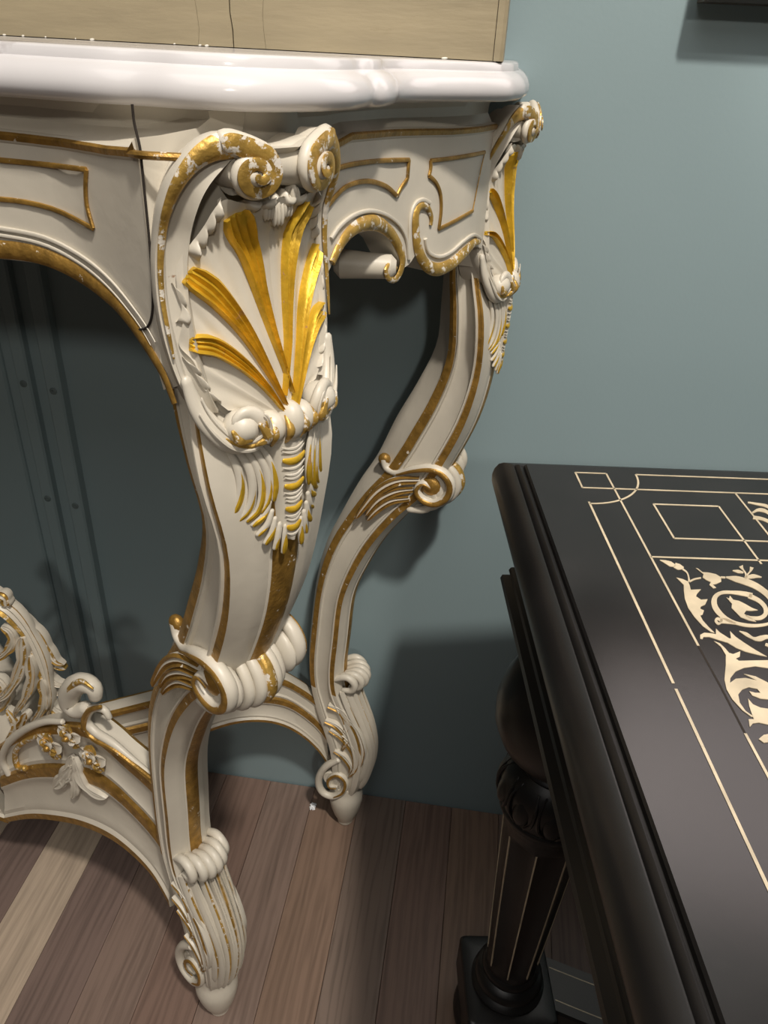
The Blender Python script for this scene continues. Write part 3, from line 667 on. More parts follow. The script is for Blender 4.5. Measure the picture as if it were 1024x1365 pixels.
# scroll roll running back from the arch's end
rp = on_curve(523, 356, PS); rn = outn(rp, PS); rd = nrm(np.array([-.93, -.05, .0]))
ro = MB(); ro.tube([rp-rn*.001, rp+rd*.015, rp+rd*.034], [.0078, .0084, .0095], 20, n=10); wpart(ro, 'scroll_roll', M_CREAM, ap_s)

# ---- stretchers (pairs of lower/upper traced edges on a vertical sheet)
def stretcher(plan, low, high, lines, hw, n=50, mats=None):
    A = smooth(trace(low, plan), 240); B = smooth(trace(high, plan), 240)
    A = smooth(A[A[:, 0] >= XC][::6], n); B = smooth(B[B[:, 0] >= XC][::6], n)
    mb = MB(); rows = []; sec = [(0, .3), (0, .75), (.03, 1.0), (.10, 1.0), (.13, .86), (.40, .80), (.43, .95), (.47, .80)]
    prof = [(0.0, .55, 1), (.02, .95, 1), (.09, 1.0, 0), (.12, .80, 0), (.17, .86, 0), (.20, .76, 0), (.36, .66, 0), (.44, .74, 0), (.47, .90, 0), (.50, .95, 1), (.60, .98, 1), (.63, .80, 0), (.67, .86, 0), (.70, .70, 0), (.84, .66, 0), (.88, .78, 0), (.91, .9, 1), (.98, .92, 1), (1.0, .6, 0)]
    full = prof+[(a, -b, c) for a, b, c in reversed(prof)]
    mm = [p[2] for p in prof[:-1]]; mm = mm+[0]+mm[::-1]+[1]
    for a, b in zip(A, B):
        e = b-a; t = np.gradient(A, axis=0)[0]; nn = outn((a+b)/2, plan)
        rows.append([a+e*p[0]+nn*hw*p[1] for p in full])
    mb.grid(rows, mm, cv=True); mb.cap(rows[0]); mb.cap(rows[-1])
    return wpart(mb, 'stretcher', mats or [M_CREAM, M_GOLD], angle=30)
PST = [(-.520, .557), (-.42, .524), (-.33, .493), (-.262, .470), (-.225, .452)]
PST = [tuple(p) for p in smooth([(*p, 0) for p in PST], 30)[:, :2]]
st_f = stretcher(PST, [(8, 1090), (50, 1083), (90, 1086), (125, 1094), (160, 1110), (190, 1133), (215, 1160), (233, 1190), (240, 1205)], [(8, 985), (48, 962), (90, 955), (125, 958), (150, 974), (172, 994), (195, 1013), (214, 1030), (224, 1045)], None, .013)
PSR = [(-.52, .588), (-.40, .605), (-.28, .655), (-.18, .700), (-.135, .719)]
PSR = [tuple(p) for p in smooth([(*p, 0) for p in PSR], 30)[:, :2]]
st_r = stretcher(PSR, [(20, 1042), (80, 1025), (150, 1006), (215, 992), (270, 970), (310, 957), (345, 954), (375, 960), (402, 975), (424, 996), (438, 1018)], [(20, 975), (80, 958), (140, 943), (215, 924), (270, 910), (315, 903), (350, 897), (375, 899), (400, 912), (418, 925), (436, 945)], None, .013)
# scroll crest, flowers and leaves on the front stretcher
def st(pts, h): 
    return trace(pts, offs(PST, h))
NST = outn(trace([(90, 1000)], PST)[0], PST)
cr = MB(); cr.tube(st([(214, 1043), (180, 1015), (150, 990), (128, 976), (115, 960), (122, 945), (138, 945), (146, 957)], .010), [.002, .0028, .0034, .0042, .0045, .0045, .004, .003], 10, n=40); wpart(cr, 'stretcher_crest', M_CREAM, st_f)
cr = MB(); cr.tube(st([(214, 1047), (180, 1021), (150, 998), (124, 984), (112, 966), (118, 948), (134, 942)], .0135), [.0018, .0022, .0024, .0028, .003, .003, .002], 8, n=40); wpart(cr, 'gilt_scroll', M_GOLD, st_f)
cr = MB(); cr.tube(st([(12, 1032), (3, 1012), (12, 990), (34, 972), (60, 962), (84, 962)], .012), [.0035, .004, .0045, .004, .003], 10, n=34); wpart(cr, 'stretcher_crest', M_CREAM, st_f)
cr = MB(); cr.tube(st([(34, 1024), (24, 1022), (20, 1006), (28, 992), (48, 982), (66, 980)], .013), [.0035, .003, .003, .003, .002], 9, n=30); wpart(cr, 'gilt_scroll', M_WORN, st_f)
def flower(px, py, r, h, n=5):
    c = st([(px, py)], h)[0]; e1 = nrm(np.cross(NST, (0, 0, 1))); e2 = np.cross(e1, NST)
    for ring, (rr, k, dh) in enumerate(((r, n, 0), (r*.6, n, .003))):
        for j in range(k):
            a = 2*math.pi*(j+.5*ring)/k+.3; d = e1*math.cos(a)+e2*math.sin(a); lt = np.cross(NST, d)
            mb = MB(); P0 = c+NST*dh
            mb.strand([P0+d*rr*.12, P0+d*rr*.5+NST*.0025, P0+d*rr*.85+NST*.002, P0+d*rr+NST*.0002], [rr*.16, rr*.42, rr*.40, rr*.2], NST, [(-1, .0012), (-.5, .0002), (0, -.0004), (.5, .0002), (1, .0012)], n=10, base=-.0015, mt=0)
            wpart(mb, 'petal', M_WORN if (j+ring) % 2 else M_CREAM, st_f)
    mb = MB(); mb.ellipsoid(c+NST*.005, [e1*r*.22, e2*r*.22, NST*.004]); wpart(mb, 'flower_heart', M_GOLD, st_f)
flower(68, 993, .0175, .014); flower(94, 980, .015, .018); flower(125, 1010, .0175, .014)
for pts, wd in (([(96, 1008), (92, 1028), (80, 1042), (72, 1050)], .0085), ([(98, 1010), (98, 1035), (100, 1052), (96, 1064)], .006), ([(100, 1010), (108, 1040), (122, 1055), (142, 1064)], .0075), ([(98, 1020), (86, 1036), (84, 1048)], .006)):
    mb = MB(); mb.strand(st(pts, .014), [wd*.4, wd, wd, wd*.5], NST, [(-1, 0), (-.7, .0022), (-.3, .0004), (0, .0018), (.3, .0004), (.7, .0022), (1, 0)], n=26, base=-.003, lobes=3); wpart(mb, 'leaf', M_CREAM, st_f)
cr = MB(); Q = st([(128, 930), (124, 916), (108, 910), (95, 920), (93, 936), (104, 946), (116, 942)], .010); cr.tube(Q, [.006, .009, .0105, .0105, .009, .006], 12, n=34); wpart(cr, 'leaf_scroll', M_CREAM, st_f)
cr = MB(); Q = st([(124, 918), (108, 908), (94, 918), (90, 936)], .017); cr.tube(Q, [.001, .003, .0035, .001], 8, n=20); wpart(cr, 'gilt_scroll', M_WORN, st_f)

# ---- middle acanthus ornament where the stretchers meet
orn = MB(); OB = [(-.70, .566), (-.50, .566), (-.40, .566), (-.30, .57)]
def og(pts, h=0.0): return np.array([on_curve(x, y, [(a, b-h) for a, b in OB]) for x, y in pts])
core = MB(); core.lathe([(.0005, .385), (.006, .378), (.011, .36), (.017, .335), (.026, .30), (.042, .27), (.036, .245), (.044, .225), (.040, .19), (.025, .175), (.0005, .172)], (XC, .592, 0), seg=28)
core_o = wpart(core, 'middle_finial', M_CREAM, mirror=False)
LP2 = [(-1, .0), (-.8, .0032), (-.5, .0008), (-.25, .003), (0, .0006), (.25, .003), (.5, .0008), (.8, .0032), (1, 0)]
for pts, wd, h, gm in (
    ([(-14, 800), (14, 815), (38, 845), (56, 885), (64, 925), (60, 962)], [.010, .0105, .009, .007, .005], .010, [0, 1, 0, 0, 0, 0, 1, 0]),
    ([(20, 818), (44, 838), (62, 862), (74, 880), (86, 886)], [.006, .0075, .006, .003], .004, [0, 0, 1, 0, 0, 1, 1, 0]),
    ([(38, 850), (58, 868), (74, 884), (88, 892)], [.005, .007, .0055, .003], .0, [1, 0, 0, 0, 0, 0, 1, 1]),
    ([(46, 880), (64, 898), (76, 910), (87, 912)], [.004, .006, .0045, .003], .004, [0, 1, 0, 0, 0, 1, 0, 0]),
    ([(52, 900), (68, 915), (78, 922), (88, 924)], [.004, .0055, .0045, .002], .000, [0, 1, 0, 0, 0, 1, 1, 0]),
    ([(-10, 790), (6, 796), (10, 808)], [.006, .007, .004], .012, [0, 1, 1, 0, 0, 1, 1, 0]),
    ([(2, 835), (14, 842), (17, 858), (6, 872), (-8, 880)], [.004, .006, .006, .004, .003], .014, [0, 1, 0, 0, 0, 0, 1, 0]),
    ([(30, 850), (30, 880), (22, 905), (8, 925), (-8, 935)], [.006, .0075, .0065, .005, .003], .014, [0, 0, 1, 0, 0, 1, 0, 0]),
    ([(40, 875), (42, 905), (34, 930), (22, 948), (20, 956)], [.005, .007, .006, .004, .002], .015, [0, 1, 0, 0, 1, 0, 0, 0]),
    ([(56, 905), (60, 935), (52, 955), (42, 966)], [.005, .0065, .0055, .003], .012, [0, 1, 0, 0, 0, 0, 1, 0]),
    ([(64, 930), (74, 945), (90, 952), (104, 950)], [.004, .006, .005, .003], .008, [0, 0, 0, 0, 0, 0, 1, 0]),
    ([(-10, 900), (4, 912), (8, 930), (-4, 948)], [.006, .008, .007, .004], .006, [0, 1, 0, 0, 0, 0, 1, 0]),
    ([(10, 945), (22, 962), (16, 985), (-2, 1005), (-14, 1015)], [.005, .0065, .006, .005, .003], .012, [0, 1, 1, 0, 0, 0, 1, 0]),
    ([(36, 950), (30, 965), (24, 985)], [.004, .006, .003], .018, [0, 1, 1, 0, 0, 1, 1, 0])):
    mb = MB(); P = og(pts, h); k = len(pts); mb.strand(P, wd, (.05, -1, .25), LP2, n=30, base=-.006, mt=gm, lobes=3); wpart(mb, 'acanthus_leaf', [M_CREAM, M_WORN], core_o)

# ================================================================== MARBLE TOP
half = [(-.5, .361), (-.40, .365), (-.30, .366), (-.25, .3645), (-.222, .362), (-.201, .3595), (-.180, .3565), (-.168, .3565), (-.160, .3575), (-.153, .3580), (-.146, .3555), (-.132, .3550), (-.118, .3565), (-.104, .3620), (-.091, .3730), (-.079, .3875), (-.0695, .4050), (-.0645, .4240), (-.0640, .4310), (-.0650, .4345), (-.0610, .4355), (-.0575, .4430), (-.0552, .4560), (-.0552, .4650), (-.0570, .4690), (-.0560, .4770), (-.0510, .4920), (-.0400, .5090), (-.0270, .5250), (-.0100, .5440), (.0050, .5620), (.0135, .5880), (.0170, .6250), (.0180, .68), (.0180, YW-.001)]
hl_ = []
for (a, b) in zip(half[:-1], half[1:]):
    k = max(1, int(math.hypot(b[0]-a[0], b[1]-a[1])/.004))
    for j in range(k): hl_.append((a[0]+(b[0]-a[0])*j/k, a[1]+(b[1]-a[1])*j/k))
hl_.append(half[-1])
H2 = np.array(hl_)
for _ in range(1):                                # soften the straight runs, keep the breaks
    H3 = H2.copy(); H3[1:-1] = (H2[:-2]+2*H2[1:-1]+H2[2:])/4
    H2 = H3
out = np.vstack([H2[::-1], [(2*XC-x, y) for x, y in H2[1:]]])
tn = np.array([nrm(t) for t in np.gradient(out, axis=0)]); inw = np.stack([tn[:, 1]*-1, tn[:, 0]], 1)
if ((out+inw*.01).mean(0)-np.array([XC, .58]))@np.array([0, 1]) < 0: pass
sgn = 1 if np.dot(inw[len(out)//2], (0, 1)) > 0 else -1
inw *= sgn
prof = [(.045, .9225), (.012, .9225), (.005, .9229), (.0015, .9248), (.0, .9280), (.0003, .9315), (.0018, .9348), (.0046, .9376), (.0078, .9392), (.0092, .9396), (.0096, .9432), (.0106, .9441), (.013, .9445), (.030, .9445)]
mt_ = MB(); rows = []
for i_, z in prof:
    o2 = out+inw*i_; o2[:, 1] = np.minimum(o2[:, 1], YW-.0008); rows.append([(x, y, z) for x, y in o2])
mt_.grid(rows, 0)
for r_ in (rows[0], rows[-1]):
    nr = len(r_); mt_.grid([[np.array(r_[i])*(1-t)+np.array(r_[nr-1-i])*t for t in np.linspace(0, 1, 9)] for i in range(nr//2+1)], 0)
mt_.grid([[r_[0] for r_ in rows], [r_[-1] for r_ in rows]], 0)
tag(mt_.build('marble_top', M_MARBLE, angle=50), 'white marble slab with rounded serpentine edge lying on the gilded console', 'marble top')

# ================================================================== PAINTED CABINET ON THE MARBLE
YC = .565
cab = tag(empty('painted_cabinet', (-.5, .63, .9450)), 'olive beige painted wooden cabinet with cracked boards standing on the white marble', 'cabinet')
def cpart(mb, name, m, flat=True):
    o = mb.build(name, m, None, flat=flat); o.parent = cab; o.matrix_parent_inverse = Matrix.Translation((-.5, .63, .9450)).inverted(); return o
ZC0, ZC1 = .9450, 1.50
xr = on_y(657, 82, YC)[0]; xl = 2*XC-xr
cracks = [on_y(264, 60, YC)[0], on_y(309, 60, YC)[0], on_y(352, 65, YC)[0], on_y(205, 58, YC)[0]-.32, on_y(205, 58, YC)[0]-.18]
cuts = sorted([xl]+cracks+[xr]); zs = np.linspace(ZC0, ZC1, 60)
jit = {}
for c in cuts:
    amp = .0009 if c not in (xl, xr) else 0
    jit[c] = [c+amp*math.sin(z*170+c*50)+amp*.7*math.sin(z*61+c) for z in zs]
for a, b in zip(cuts[:-1], cuts[1:]):
    q = MB(); gb = .00010
    if abs(b-on_y(309, 60, YC)[0]) < 1e-6: gb = .0004
    ga = .0001
    if abs(a-on_y(309, 60, YC)[0]) < 1e-6: ga = .0004
    rows = [[(jit[a][i]+ga, YC+.018, z), (jit[a][i]+ga, YC, z), (jit[b][i]-gb, YC, z), (jit[b][i]-gb, YC+.018, z)] for i, z in enumerate(zs)]
    q.grid(rows, 0); q.cap(rows[0]); q.cap(rows[-1]); cpart(q, 'front_board', M_OLIVE)
q = MB(); q.box((xl+.001, YC+.0185, ZC0+.001), (xr-.0005, YW-.022, ZC1)); cpart(q, 'carcass', M_OLIVE)
q = MB(); e = .004; pr_ = [(xr+.0002, YC-.0012), (xr+.004, YC-.0012), (xr+.0062, YC+.001), (xr+.0062, YW-.022), (xr+.0002, YW-.022)]
q.grid([[(x, y, z) for x, y in pr_] for z in (ZC0, ZC1)], 0, cv=True); q.cap([(x, y, ZC0) for x, y in pr_]); q.cap([(x, y, ZC1) for x, y in pr_]); cpart(q, 'side_board', M_OLIVE)
ch = MB()
for px, ww in ((30, 5), (60, 3), (100, 2), (122, 8), (232, 4), (266, 5), (275, 7), (5, 6), (592, 10), (660, 4)):
    p = on_y(px, 50+px*.054, YC-.0012); w_ = ww/2100.0
    ch.ellipsoid((p[0], YC, ZC0+.0002), [(w_*.45, 0, 0), (0, .0002, 0), (w_*.08, 0, .0004+.0004*random.random())], 0, 7, 5)
cpart(ch, 'chipped_edge', M_CHIPW)

# ================================================================== EBONISED TABLE
ED = np.array([math.sin(-.146), math.cos(-.146), 0]); EW = np.array([ED[1], -ED[0], 0])
ZTT = .68
TO = on_z(662, 612, ZTT); TO[2] = 0
table = tag(empty('ebonised_table', tuple(TO)), 'black ebonised table with bone inlaid top and fluted legs', 'table')
table.rotation_euler = (0, 0, math.atan2(EW[1], EW[0]))       # local x = to the right, local -y = towards the camera
def T2(px, py, z=ZTT):
    p = on_z(px, py, z)-TO; return np.array([p@EW, p@ED])     # local (x, y)
TW_, Y0, Y1 = .62, .0155, -.86                                # width, back edge, near edge
def tpart(mb, name, m, parent=None, angle=42, flat=False): return mb.build(name, m, parent or table, angle, flat)
# top with a moulded edge: rings of a rectangle offset inwards
def rect_ring(i, z, r=.006, x0=0, x1=TW_, y0=Y1, y1=Y0):
    r = max(.0005, r-i); P = []
    for cx_, cy_, a0 in ((x1-i-r, y1-i-r, 0), (x0+i+r, y1-i-r, 90), (x0+i+r, y0+i+r, 180), (x1-i-r, y0+i+r, 270)):
        for k in range(5):
            a = math.radians(a0+22.5*k); P.append((cx_+r*math.cos(a), cy_+r*math.sin(a), z))
    return P
top = MB()
tp = [(.030, .646), (.012, .646), (.010, .6465), (.0095, .650), (.004, .6505), (.0015, .652), (.0002, .656), (.0, .661), (.0012, .666), (.004, .6705), (.0075, .6732), (.0115, .6745), (.0135, .6748), (.0139, .6738), (.0147, .6738), (.0152, .6752), (.0165, .6766), (.0180, .6772), (.0192, .6768), (.0196, .6758), (.0206, .6758), (.0211, .6785), (.0222, .6800), (.03, .6800)]
rows = [rect_ring(i, z) for i, z in tp]
top.grid(rows, lambda i, j: 1 if i < len(rows)-2 else 0, cv=True); top.cap(rows[0], 1); top.cap(rows[-1]); top_o = tpart(top, 'table_top', [M_TOP, M_BLACK], angle=25)
# frieze and its lower moulding
fz = MB()
fp = [(.10, .648), (.034, .648), (.032, .640), (.030, .632), (.030, .592), (.028, .590), (.0275, .586), (.024, .5845), (.0225, .583), (.0215, .580), (.024, .578), (.0245, .5765), (.0215, .575), (.0175, .572), (.0165, .568), (.0175, .5645), (.020, .563), (.023, .562), (.10, .562)]
rows = [rect_ring(i, z, .004) for i, z in fp]
fz.grid(rows, 0, cv=True); fz.cap(rows[0]); fz.cap(rows[-1]); frz = tpart(fz, 'frieze', M_BLACK, angle=25)
def string(name, pts, wd, z=ZTT, m=M_BONE, parent=None, th=.0003):
    P = np.array(pts, float); T = np.array([nrm(t) for t in np.gradient(P, axis=0)]) if len(P) > 2 else np.array([nrm(P[1]-P[0])]*2)
    N_ = np.stack([-T[:, 1], T[:, 0]], 1)*wd/2; q = MB(); rows = []
    for p, n_ in zip(P, N_): rows.append([(p[0]-n_[0], p[1]-n_[1], z-.0005), (p[0]-n_[0], p[1]-n_[1], z+th), (p[0]+n_[0], p[1]+n_[1], z+th), (p[0]+n_[0], p[1]+n_[1], z-.0005)])
    q.grid(rows, 0, cv=True); q.cap(rows[0]); q.cap(rows[-1]); return q.build(name, m, parent or top_o, flat=True)
SW = .0014
X1, X2, Xa, Xb, Xc = .0577, .0813, .1040, .1510, .1712
D0, D1, D2, D3, D4 = .0177, .0410, .0617, .1062, .1290
XE, YE = TW_-.03, Y1+.03
string('inlay_string', [(X1, -D0), (X2, -D0)], SW); string('inlay_string', [(X1, -D0), (X1, -D1)], SW)
string('inlay_string', [(X1, -D1), (XE, -D1)], SW)
c1 = T2(931, 861); c2 = T2(990, 978)
string('inlay_string', [(X2, -D0), (X2, c1[1])], SW); string('inlay_string', [(X2, c2[1]), (X2, YE)], SW)
string('inlay_gap', [(X2, c1[1]), (X2+.0003, (c1[1]+c2[1])/2), (X2, c2[1])], SW*.8, m=M_DARK, th=.0001)
string('inlay_string', [(Xa, -D0), (XE, -D0)], SW)
mid = T2(905, 915)
string('inlay_string', [(X1, -D2), (X1, mid[1]+.002)], SW*1.1); string('inlay_string', [(X1, mid[1]-.002), (X1, YE)], SW*1.1)
string('inlay_string', [(X1+(Xa-X1)*math.cos(a), -D0-(Xa-X1)*math.sin(a)) for a in np.linspace(0, math.pi/2, 16)], SW)
string('inlay_string', [(Xa, -D2), (Xb, -D2)], SW); string('inlay_string', [(Xa, -D2), (Xa, -D3)], SW); string('inlay_string', [(Xa, -D3), (XE, -D3)], SW)
string('inlay_string', [(Xb, -D2), (Xb, -D4-.004)], SW); string('inlay_string', [(X2, -D4), (XE, -D4)], SW); string('inlay_string', [(Xc, -D1), (Xc, -D3)], SW)
# bone arabesque: outlines in zoomed-crop pixels (scale 4.55 from 840,700) laid onto the top
def cp(x, y): return T2(840+x/4.55, 700+y/4.55)
def inlay_poly(outline):
    P = [cp(x, y) for x, y in outline]; q = MB(); zt = ZTT+.0004
    q.cap([(x, y, zt) for x, y in P]); rows = [[(x, y, ZTT-.0005) for x, y in P], [(x, y, zt) for x, y in P]]; q.grid(rows, 0, cv=True)
    return q.build('inlay_scroll', M_BONE, top_o, flat=True)
def stroke(pts, wd, n=36):
    P = smooth(pts, n); w_ = lerp_list(wd, n); T = np.array([nrm(t) for t in np.gradient(P, axis=0)]); N_ = np.stack([-T[:, 1], T[:, 0]], 1)
    q = MB(); zt = ZTT+.0004; rows = []
    for p, nn, ww in zip(P, N_, w_):
        a = cp(*(p+nn*ww/2)); b = cp(*(p-nn*ww/2)); rows.append([(*a, ZTT-.0005), (*a, zt), (*b, zt), (*b, ZTT-.0005)])
    q.grid(rows, 0, cv=True); q.cap(rows[0]); q.cap(rows[-1]); return q.build('inlay_scroll', M_BONE, top_o, flat=True)
stroke([(180, 214), (215, 225), (250, 240), (275, 250)], [2, 18, 30, 12], 16)
stroke([(270, 245), (295, 255), (325, 262)], [30, 36, 10], 10); stroke([(318, 268), (345, 290), (355, 320), (358, 345)], [10, 9, 9, 12], 14)
inlay_poly([(280, 320), (320, 330), (352, 345), (362, 370), (368, 395), (430, 392), (405, 420), (400, 435), (430, 455), (470, 452), (455, 485), (430, 495), (425, 510), (448, 520), (440, 545), (425, 550), (440, 580), (480, 625), (512, 655), (490, 650), (440, 615), (390, 560), (352, 505), (332, 450), (326, 400), (325, 365)])
stroke([(360, 345), (390, 330), (430, 322)], [10, 9, 8], 12)
inlay_poly([(398, 262), (412, 266), (440, 288), (475, 290), (520, 300), (550, 318), (553, 345), (520, 360), (500, 362), (522, 382), (505, 386), (480, 365), (490, 348), (462, 335), (440, 320), (445, 300)])
stroke([(550, 318), (578, 320)], [10, 10], 4)
stroke([(582, 318), (640, 328), (700, 345), (760, 370), (812, 405), (850, 440), (890, 500), (900, 560)], [8, 36, 40, 38, 36, 40, 46, 40], 30)
stroke([(705, 322), (700, 295), (678, 262), (672, 250)], [16, 10, 8, 26], 14); stroke([(705, 310), (730, 280), (738, 258)], [10, 8, 24], 10)
stroke([(622, 278), (650, 282), (688, 290)], [4, 20, 8], 10); stroke([(695, 322), (750, 312), (798, 318)], [16, 26, 4], 10)
stroke([(740, 430), (690, 418), (620, 410), (555, 412), (515, 440), (512, 490), (545, 540), (600, 580), (680, 605), (760, 612), (840, 600), (890, 570)], [30, 26, 18, 20, 34, 34, 26, 18, 20, 18, 16, 10], 50)
stroke([(720, 430), (780, 460), (818, 500), (822, 540), (790, 565), (740, 565), (700, 550)], [30, 26, 26, 28, 24, 20, 6], 34)
inlay_poly([(583, 440), (600, 448), (605, 430), (625, 455), (660, 462), (700, 482), (740, 505), (775, 518), (735, 522), (705, 520), (690, 540), (725, 560), (765, 588), (720, 580), (670, 560), (640, 530), (615, 505), (618, 480)])
stroke([(560, 585), (530, 570), (520, 585), (535, 600), (550, 595)], [20, 18, 16, 16, 10], 18); stroke([(545, 580), (590, 585), (640, 600)], [34, 28, 10], 12)
inlay_poly([(425, 668), (450, 655), (500, 660), (520, 665), (520, 630), (545, 655), (570, 670), (600, 690), (612, 690), (605, 645), (640, 680), (690, 715), (760, 760), (830, 800), (790, 792), (700, 770), (640, 745), (590, 715), (540, 700), (480, 680), (445, 680), (440, 694), (425, 690)])
inlay_poly([(508, 705), (545, 720), (575, 748), (600, 778), (625, 785), (668, 768), (665, 800), (640, 812), (660, 826), (740, 824), (840, 822), (900, 840), (900, 875), (840, 870), (760, 858), (690, 868), (640, 890), (608, 930), (605, 960), (640, 935), (700, 930), (770, 945), (850, 985), (930, 1040), (930, 1075), (850, 1060), (790, 1055), (740, 1035), (722, 1010), (760, 1020), (790, 1020), (770, 995), (720, 985), (680, 1000), (655, 1030), (665, 1080), (700, 1130), (750, 1165), (735, 1165), (680, 1125), (620, 1060), (585, 1000), (572, 940), (580, 850), (580, 790), (550, 740)])
inlay_poly([(715, 1055), (745, 1090), (790, 1110), (860, 1120), (930, 1150), (930, 1220), (850, 1215), (780, 1200), (745, 1205), (725, 1228), (718, 1180), (750, 1180), (735, 1140), (722, 1100)])
inlay_poly([(780, 1300), (810, 1275), (850, 1268), (920, 1280), (920, 1330), (850, 1318), (810, 1322)])
stroke([(662, 645), (700, 662), (750, 690), (790, 690), (830, 680), (880, 690)], [4, 22, 14, 34, 22, 10], 24)
stroke([(820, 725), (850, 735), (900, 760)], [16, 24, 20], 12)
inlay_poly([(690, 905), (760, 920), (830, 955), (900, 1000), (900, 1010), (820, 970), (750, 935)])
def kp(x, y): return (x-840)*4.55, (y-700)*4.55
for P_, w_ in (([(997, 670), (1008, 672), (1024, 676), (1040, 690)], [8, 14, 22, 20]), ([(1003, 684), (1012, 680), (1024, 684), (1036, 700)], [10, 22, 16, 14]), ([(1004, 690), (1016, 692), (1030, 698)], [20, 18, 22])): stroke([kp(*q) for q in P_], w_, 14)
for o in [o for o in top_o.children if o.name.startswith('inlay_scroll')][:-3]:
    for k_ in (1, 2): c = o.copy(); COL.objects.link(c); c.parent = top_o; c.location = (0, -.235*k_, 0)

# frieze string of bone along the left face
xx = .0298
def z_at(px, py):
    lo_, hi_ = .55, .66
    for _ in range(40):
        m_ = (lo_+hi_)/2
        if T2(px, py, m_)[0] > xx: lo_ = m_
        else: hi_ = m_
    return m_, T2(px, py, m_)[1]
(za, ya), (zb_, yb) = z_at(723, 872), z_at(848, 1355); zl = max(.5945, min(.632, (za+zb_)/2))
q = MB(); rows = [[(xx, y, zl-.0006), (xx-.0005, y, zl-.0006), (xx-.0005, y, zl+.0006), (xx, y, zl+.0006)] for y in (ya, Y1+.08)]
q.grid(rows, 0, cv=True); q.cap(rows[0]); q.cap(rows[1]); q.build('inlay_string', M_BONE, frz, flat=True)

# turned and fluted legs
AXL = (.072, -.080)
def turned_leg():
    lg_ = MB()
    seg = 48
    pf = [(.030, .566), (.033, .562), (.033, .556), (.026, .552), (.025, .548), (.036, .543), (.049, .531), (.0565, .515), (.0600, .497), (.0590, .479), (.053, .463), (.043, .452), (.034, .445), (.0295, .441), (.0290, .438),
          (.0315, .4365), (.0328, .4345), (.0315, .432), (.035, .429), (.0415, .422), (.0452, .412), (.0462, .402), (.0448, .3905), (.0425, .3845), (.0437, .383), (.0440, .380), (.0428, .3775), (.0388, .376), (.0375, .373), (.0372, .364)]
    lg_.lathe(pf, seg=seg)
    rows = []; fl_n = 8
    for z, r, dp in ((.364, .0372, 0), (.358, .0370, 0), (.352, .0367, .3), (.346, .0364, 1), (.25, .0325, 1), (.18, .0290, 1), (.142, .0270, 1), (.136, .0267, .3), (.131, .0265, 0), (.124, .0262, 0)):
        row = []
        for k in range(fl_n*8):
            a = 2*math.pi*k/(fl_n*8); ph = (k % 8)/8; c = max(0, math.sin((ph)*math.pi))**.7 if 0 < ph else 0
            rr = r-.0052*dp*c; row.append((rr*math.cos(a), rr*math.sin(a), z))
        rows.append(row)
    lg_.grid(rows, 0, cv=True)
    lg_.lathe([(.0265, .127), (.0290, .124), (.0300, .1205), (.0290, .117), (.0275, .115), (.0325, .112), (.0355, .108), (.0362, .104), (.0345, .1005), (.0330, .099), (.0370, .096), (.0390, .0935), (.0380, .091), (.03, .0905)], seg=seg)
    return lg_
tl = tpart(turned_leg(), 'leg', M_BLACK, angle=35)
for k in range(8):                                # bone fillets on the ribs between the flutes
    a = 2*math.pi*k/8; q = MB(); e = np.array([-math.sin(a), math.cos(a), 0])*.0007; d = np.array([math.cos(a), math.sin(a), 0])
    A_ = d*.0367+np.array([0, 0, .352]); B_ = d*.0268+np.array([0, 0, .136]); rows = [[p-e-d*.001, p-e+d*.0004, p+e+d*.0004, p+e-d*.001] for p in (A_, B_)]
    q.grid(rows, 0, cv=True); q.cap(rows[0]); q.cap(rows[1]); q.build('bone_fillet', M_BONE, tl, flat=True)
for k in range(10):                                # carved tongues round the cup
    a = 2*math.pi*(k+.5)/10; d = np.array([math.cos(a), math.sin(a), 0]); e = np.array([-math.sin(a), math.cos(a), 0]); q = MB()
    q.ellipsoid(d*.0430+np.array([0, 0, .4045]), [d*.0052, e*.0092, np.array([0, 0, .0135])+d*-.003], 0, 14, 10)
    for s_ in (-1, 1):
        q.tube([d*.036+e*s_*.008+np.array([0, 0, .427]), d*.0435+e*s_*.0125+np.array([0, 0, .414]), d*.0458+e*s_*.0115+np.array([0, 0, .399]), d*.0445+e*s_*.005+np.array([0, 0, .3885])], [.001, .0016, .0018, .0011], 7, n=14)
    q.build('carved_tongue', M_BLACK, tl)
fo = MB()                                         # square plinth with rounded corners, bun foot beneath
def rsq(h, z, r=.016):
    P = []
    for cx_, cy_, a0 in ((h-r, h-r, 0), (-h+r, h-r, 90), (-h+r, -h+r, 180), (h-r, -h+r, 270)):
        for k in range(5): a = math.radians(a0+22.5*k); P.append((cx_+r*math.cos(a), cy_+r*math.sin(a), z))
    return P
rows = [rsq(h, z, .006) for h, z in ((.043, .040), (.046, .041), (.0475, .043), (.0475, .084), (.0475, .0885), (.0465, .0902), (.0445, .091), (.03, .091))]
fo.grid(rows, 0, cv=True); fo.cap(rows[0]); fo.cap(rows[-1])
fo.lathe([(.030, .0), (.038, .001), (.046, .006), (.0515, .016), (.053, .026), (.051, .035), (.046, .0405), (.036, .041)], seg=40)
fo_o = fo.build('plinth_foot', M_BLACK, tl, angle=35); fo_o.rotation_euler = (0, 0, math.radians(-25))
tl.location = (AXL[0], AXL[1], 0); tl.rotation_euler = (0, 0, math.radians(25))
for x, y in ((TW_-AXL[0], AXL[1]), (AXL[0], Y1+Y0-AXL[1]+.0), (TW_-AXL[0], Y1+Y0-AXL[1])):
    c = copy_tree(tl, table); c.location = (x, y, 0)
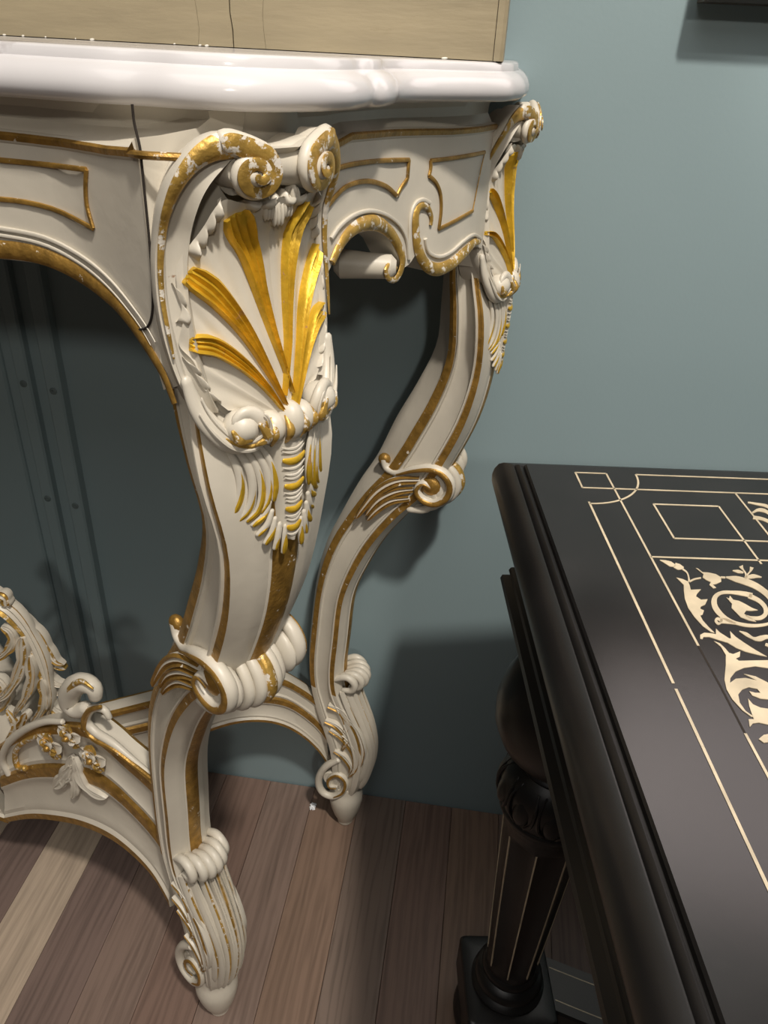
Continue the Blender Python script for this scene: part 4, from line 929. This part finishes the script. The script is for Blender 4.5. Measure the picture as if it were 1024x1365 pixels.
# low stretcher rails between the plinths (bowed), with two bone strings each
def rail(y):
    q = MB(); rows = []; x0, x1 = AXL[0]+.045, TW_-AXL[0]-.045
    bow = lambda t: -.05*math.sin(t*math.pi)
    for t in np.linspace(0, 1, 28):
        x = x0+(x1-x0)*t; rows.append([(x, y-.030+bow(t), .050), (x, y-.030+bow(t), .083), (x, y-.028+bow(t), .086), (x, y+.028+bow(t), .086), (x, y+.030+bow(t), .083), (x, y+.030+bow(t), .050)])
    q.grid(rows, 0, cv=True); q.cap(rows[0]); q.cap(rows[-1]); o = tpart(q, 'stretcher_rail', M_BLACK, angle=30)
    for dy in (-.017, .017): string('inlay_string', [(x0+(x1-x0)*t, y+dy+bow(t)) for t in np.linspace(.012, .988, 28)], .0011, .086, M_BONE, o)
rail(AXL[1]); rail(Y1+Y0-AXL[1])

# ================================================================== PICTURE ON THE WALL
FX0, FX1, FZ0, FZ1, FT = .143, .75, .990, 1.55, .034
pic = tag(empty('framed_picture', ((FX0+FX1)/2, YW, (FZ0+FZ1)/2)), 'dark brown picture frame hanging on the wall at the top right', 'picture')
def fpart(mb, name, m): 
    o = mb.build(name, m, None, 30); o.parent = pic; o.matrix_parent_inverse = Matrix.Translation(pic.location).inverted(); return o
fp2 = [(0, YW-.001), (0, YW-FT+.006), (.004, YW-FT), (.016, YW-FT+.002), (.022, YW-FT+.008), (.036, YW-FT+.010), (.042, YW-FT+.004), (.047, YW-FT+.012), (.050, YW-.006)]
cor = lambda i: [(FX0+i, FZ0+i), (FX1-i, FZ0+i), (FX1-i, FZ1-i), (FX0+i, FZ1-i)]
for k in range(4):
    q = MB(); rows = []
    for i, y in fp2:
        c = cor(i); a, b = c[k], c[(k+1) % 4]; rows.append([(a[0], y, a[1]), (b[0], y, b[1])])
    q.grid(rows, 0); q.grid([rows[0], rows[-1]], 0); fpart(q, 'frame_rail', M_FRAME)
q = MB(); q.box((FX0+.045, YW-.012, FZ0+.045), (FX1-.045, YW-.004, FZ1-.045)); fpart(q, 'picture_mount', M_MATB)

# ================================================================== SCRAP ON THE FLOOR
sp_ = on_z(417, 1076, 0); q = MB(); n = 9; rows = []
for i in range(n):
    r = []
    for j in range(n):
        u_, v_ = i/(n-1)-.5, j/(n-1)-.5
        r.append((sp_[0]+u_*.0075+.001*math.sin(j*2.1), sp_[1]+v_*.011+.001*math.cos(i*1.7), .0012+.0035*abs(math.sin(i*1.3+j*.9))*(1-abs(u_)-abs(v_)*.6)))
    rows.append(r)
q.grid(rows, 0); q.grid([[(x, y, z-.0010) for x, y, z in r] for r in rows], 0)
tag(q.build('paper_scrap', M_PAPER, flat=True), "small crumpled white paper scrap on the floor beside the console's rear foot", 'paper')
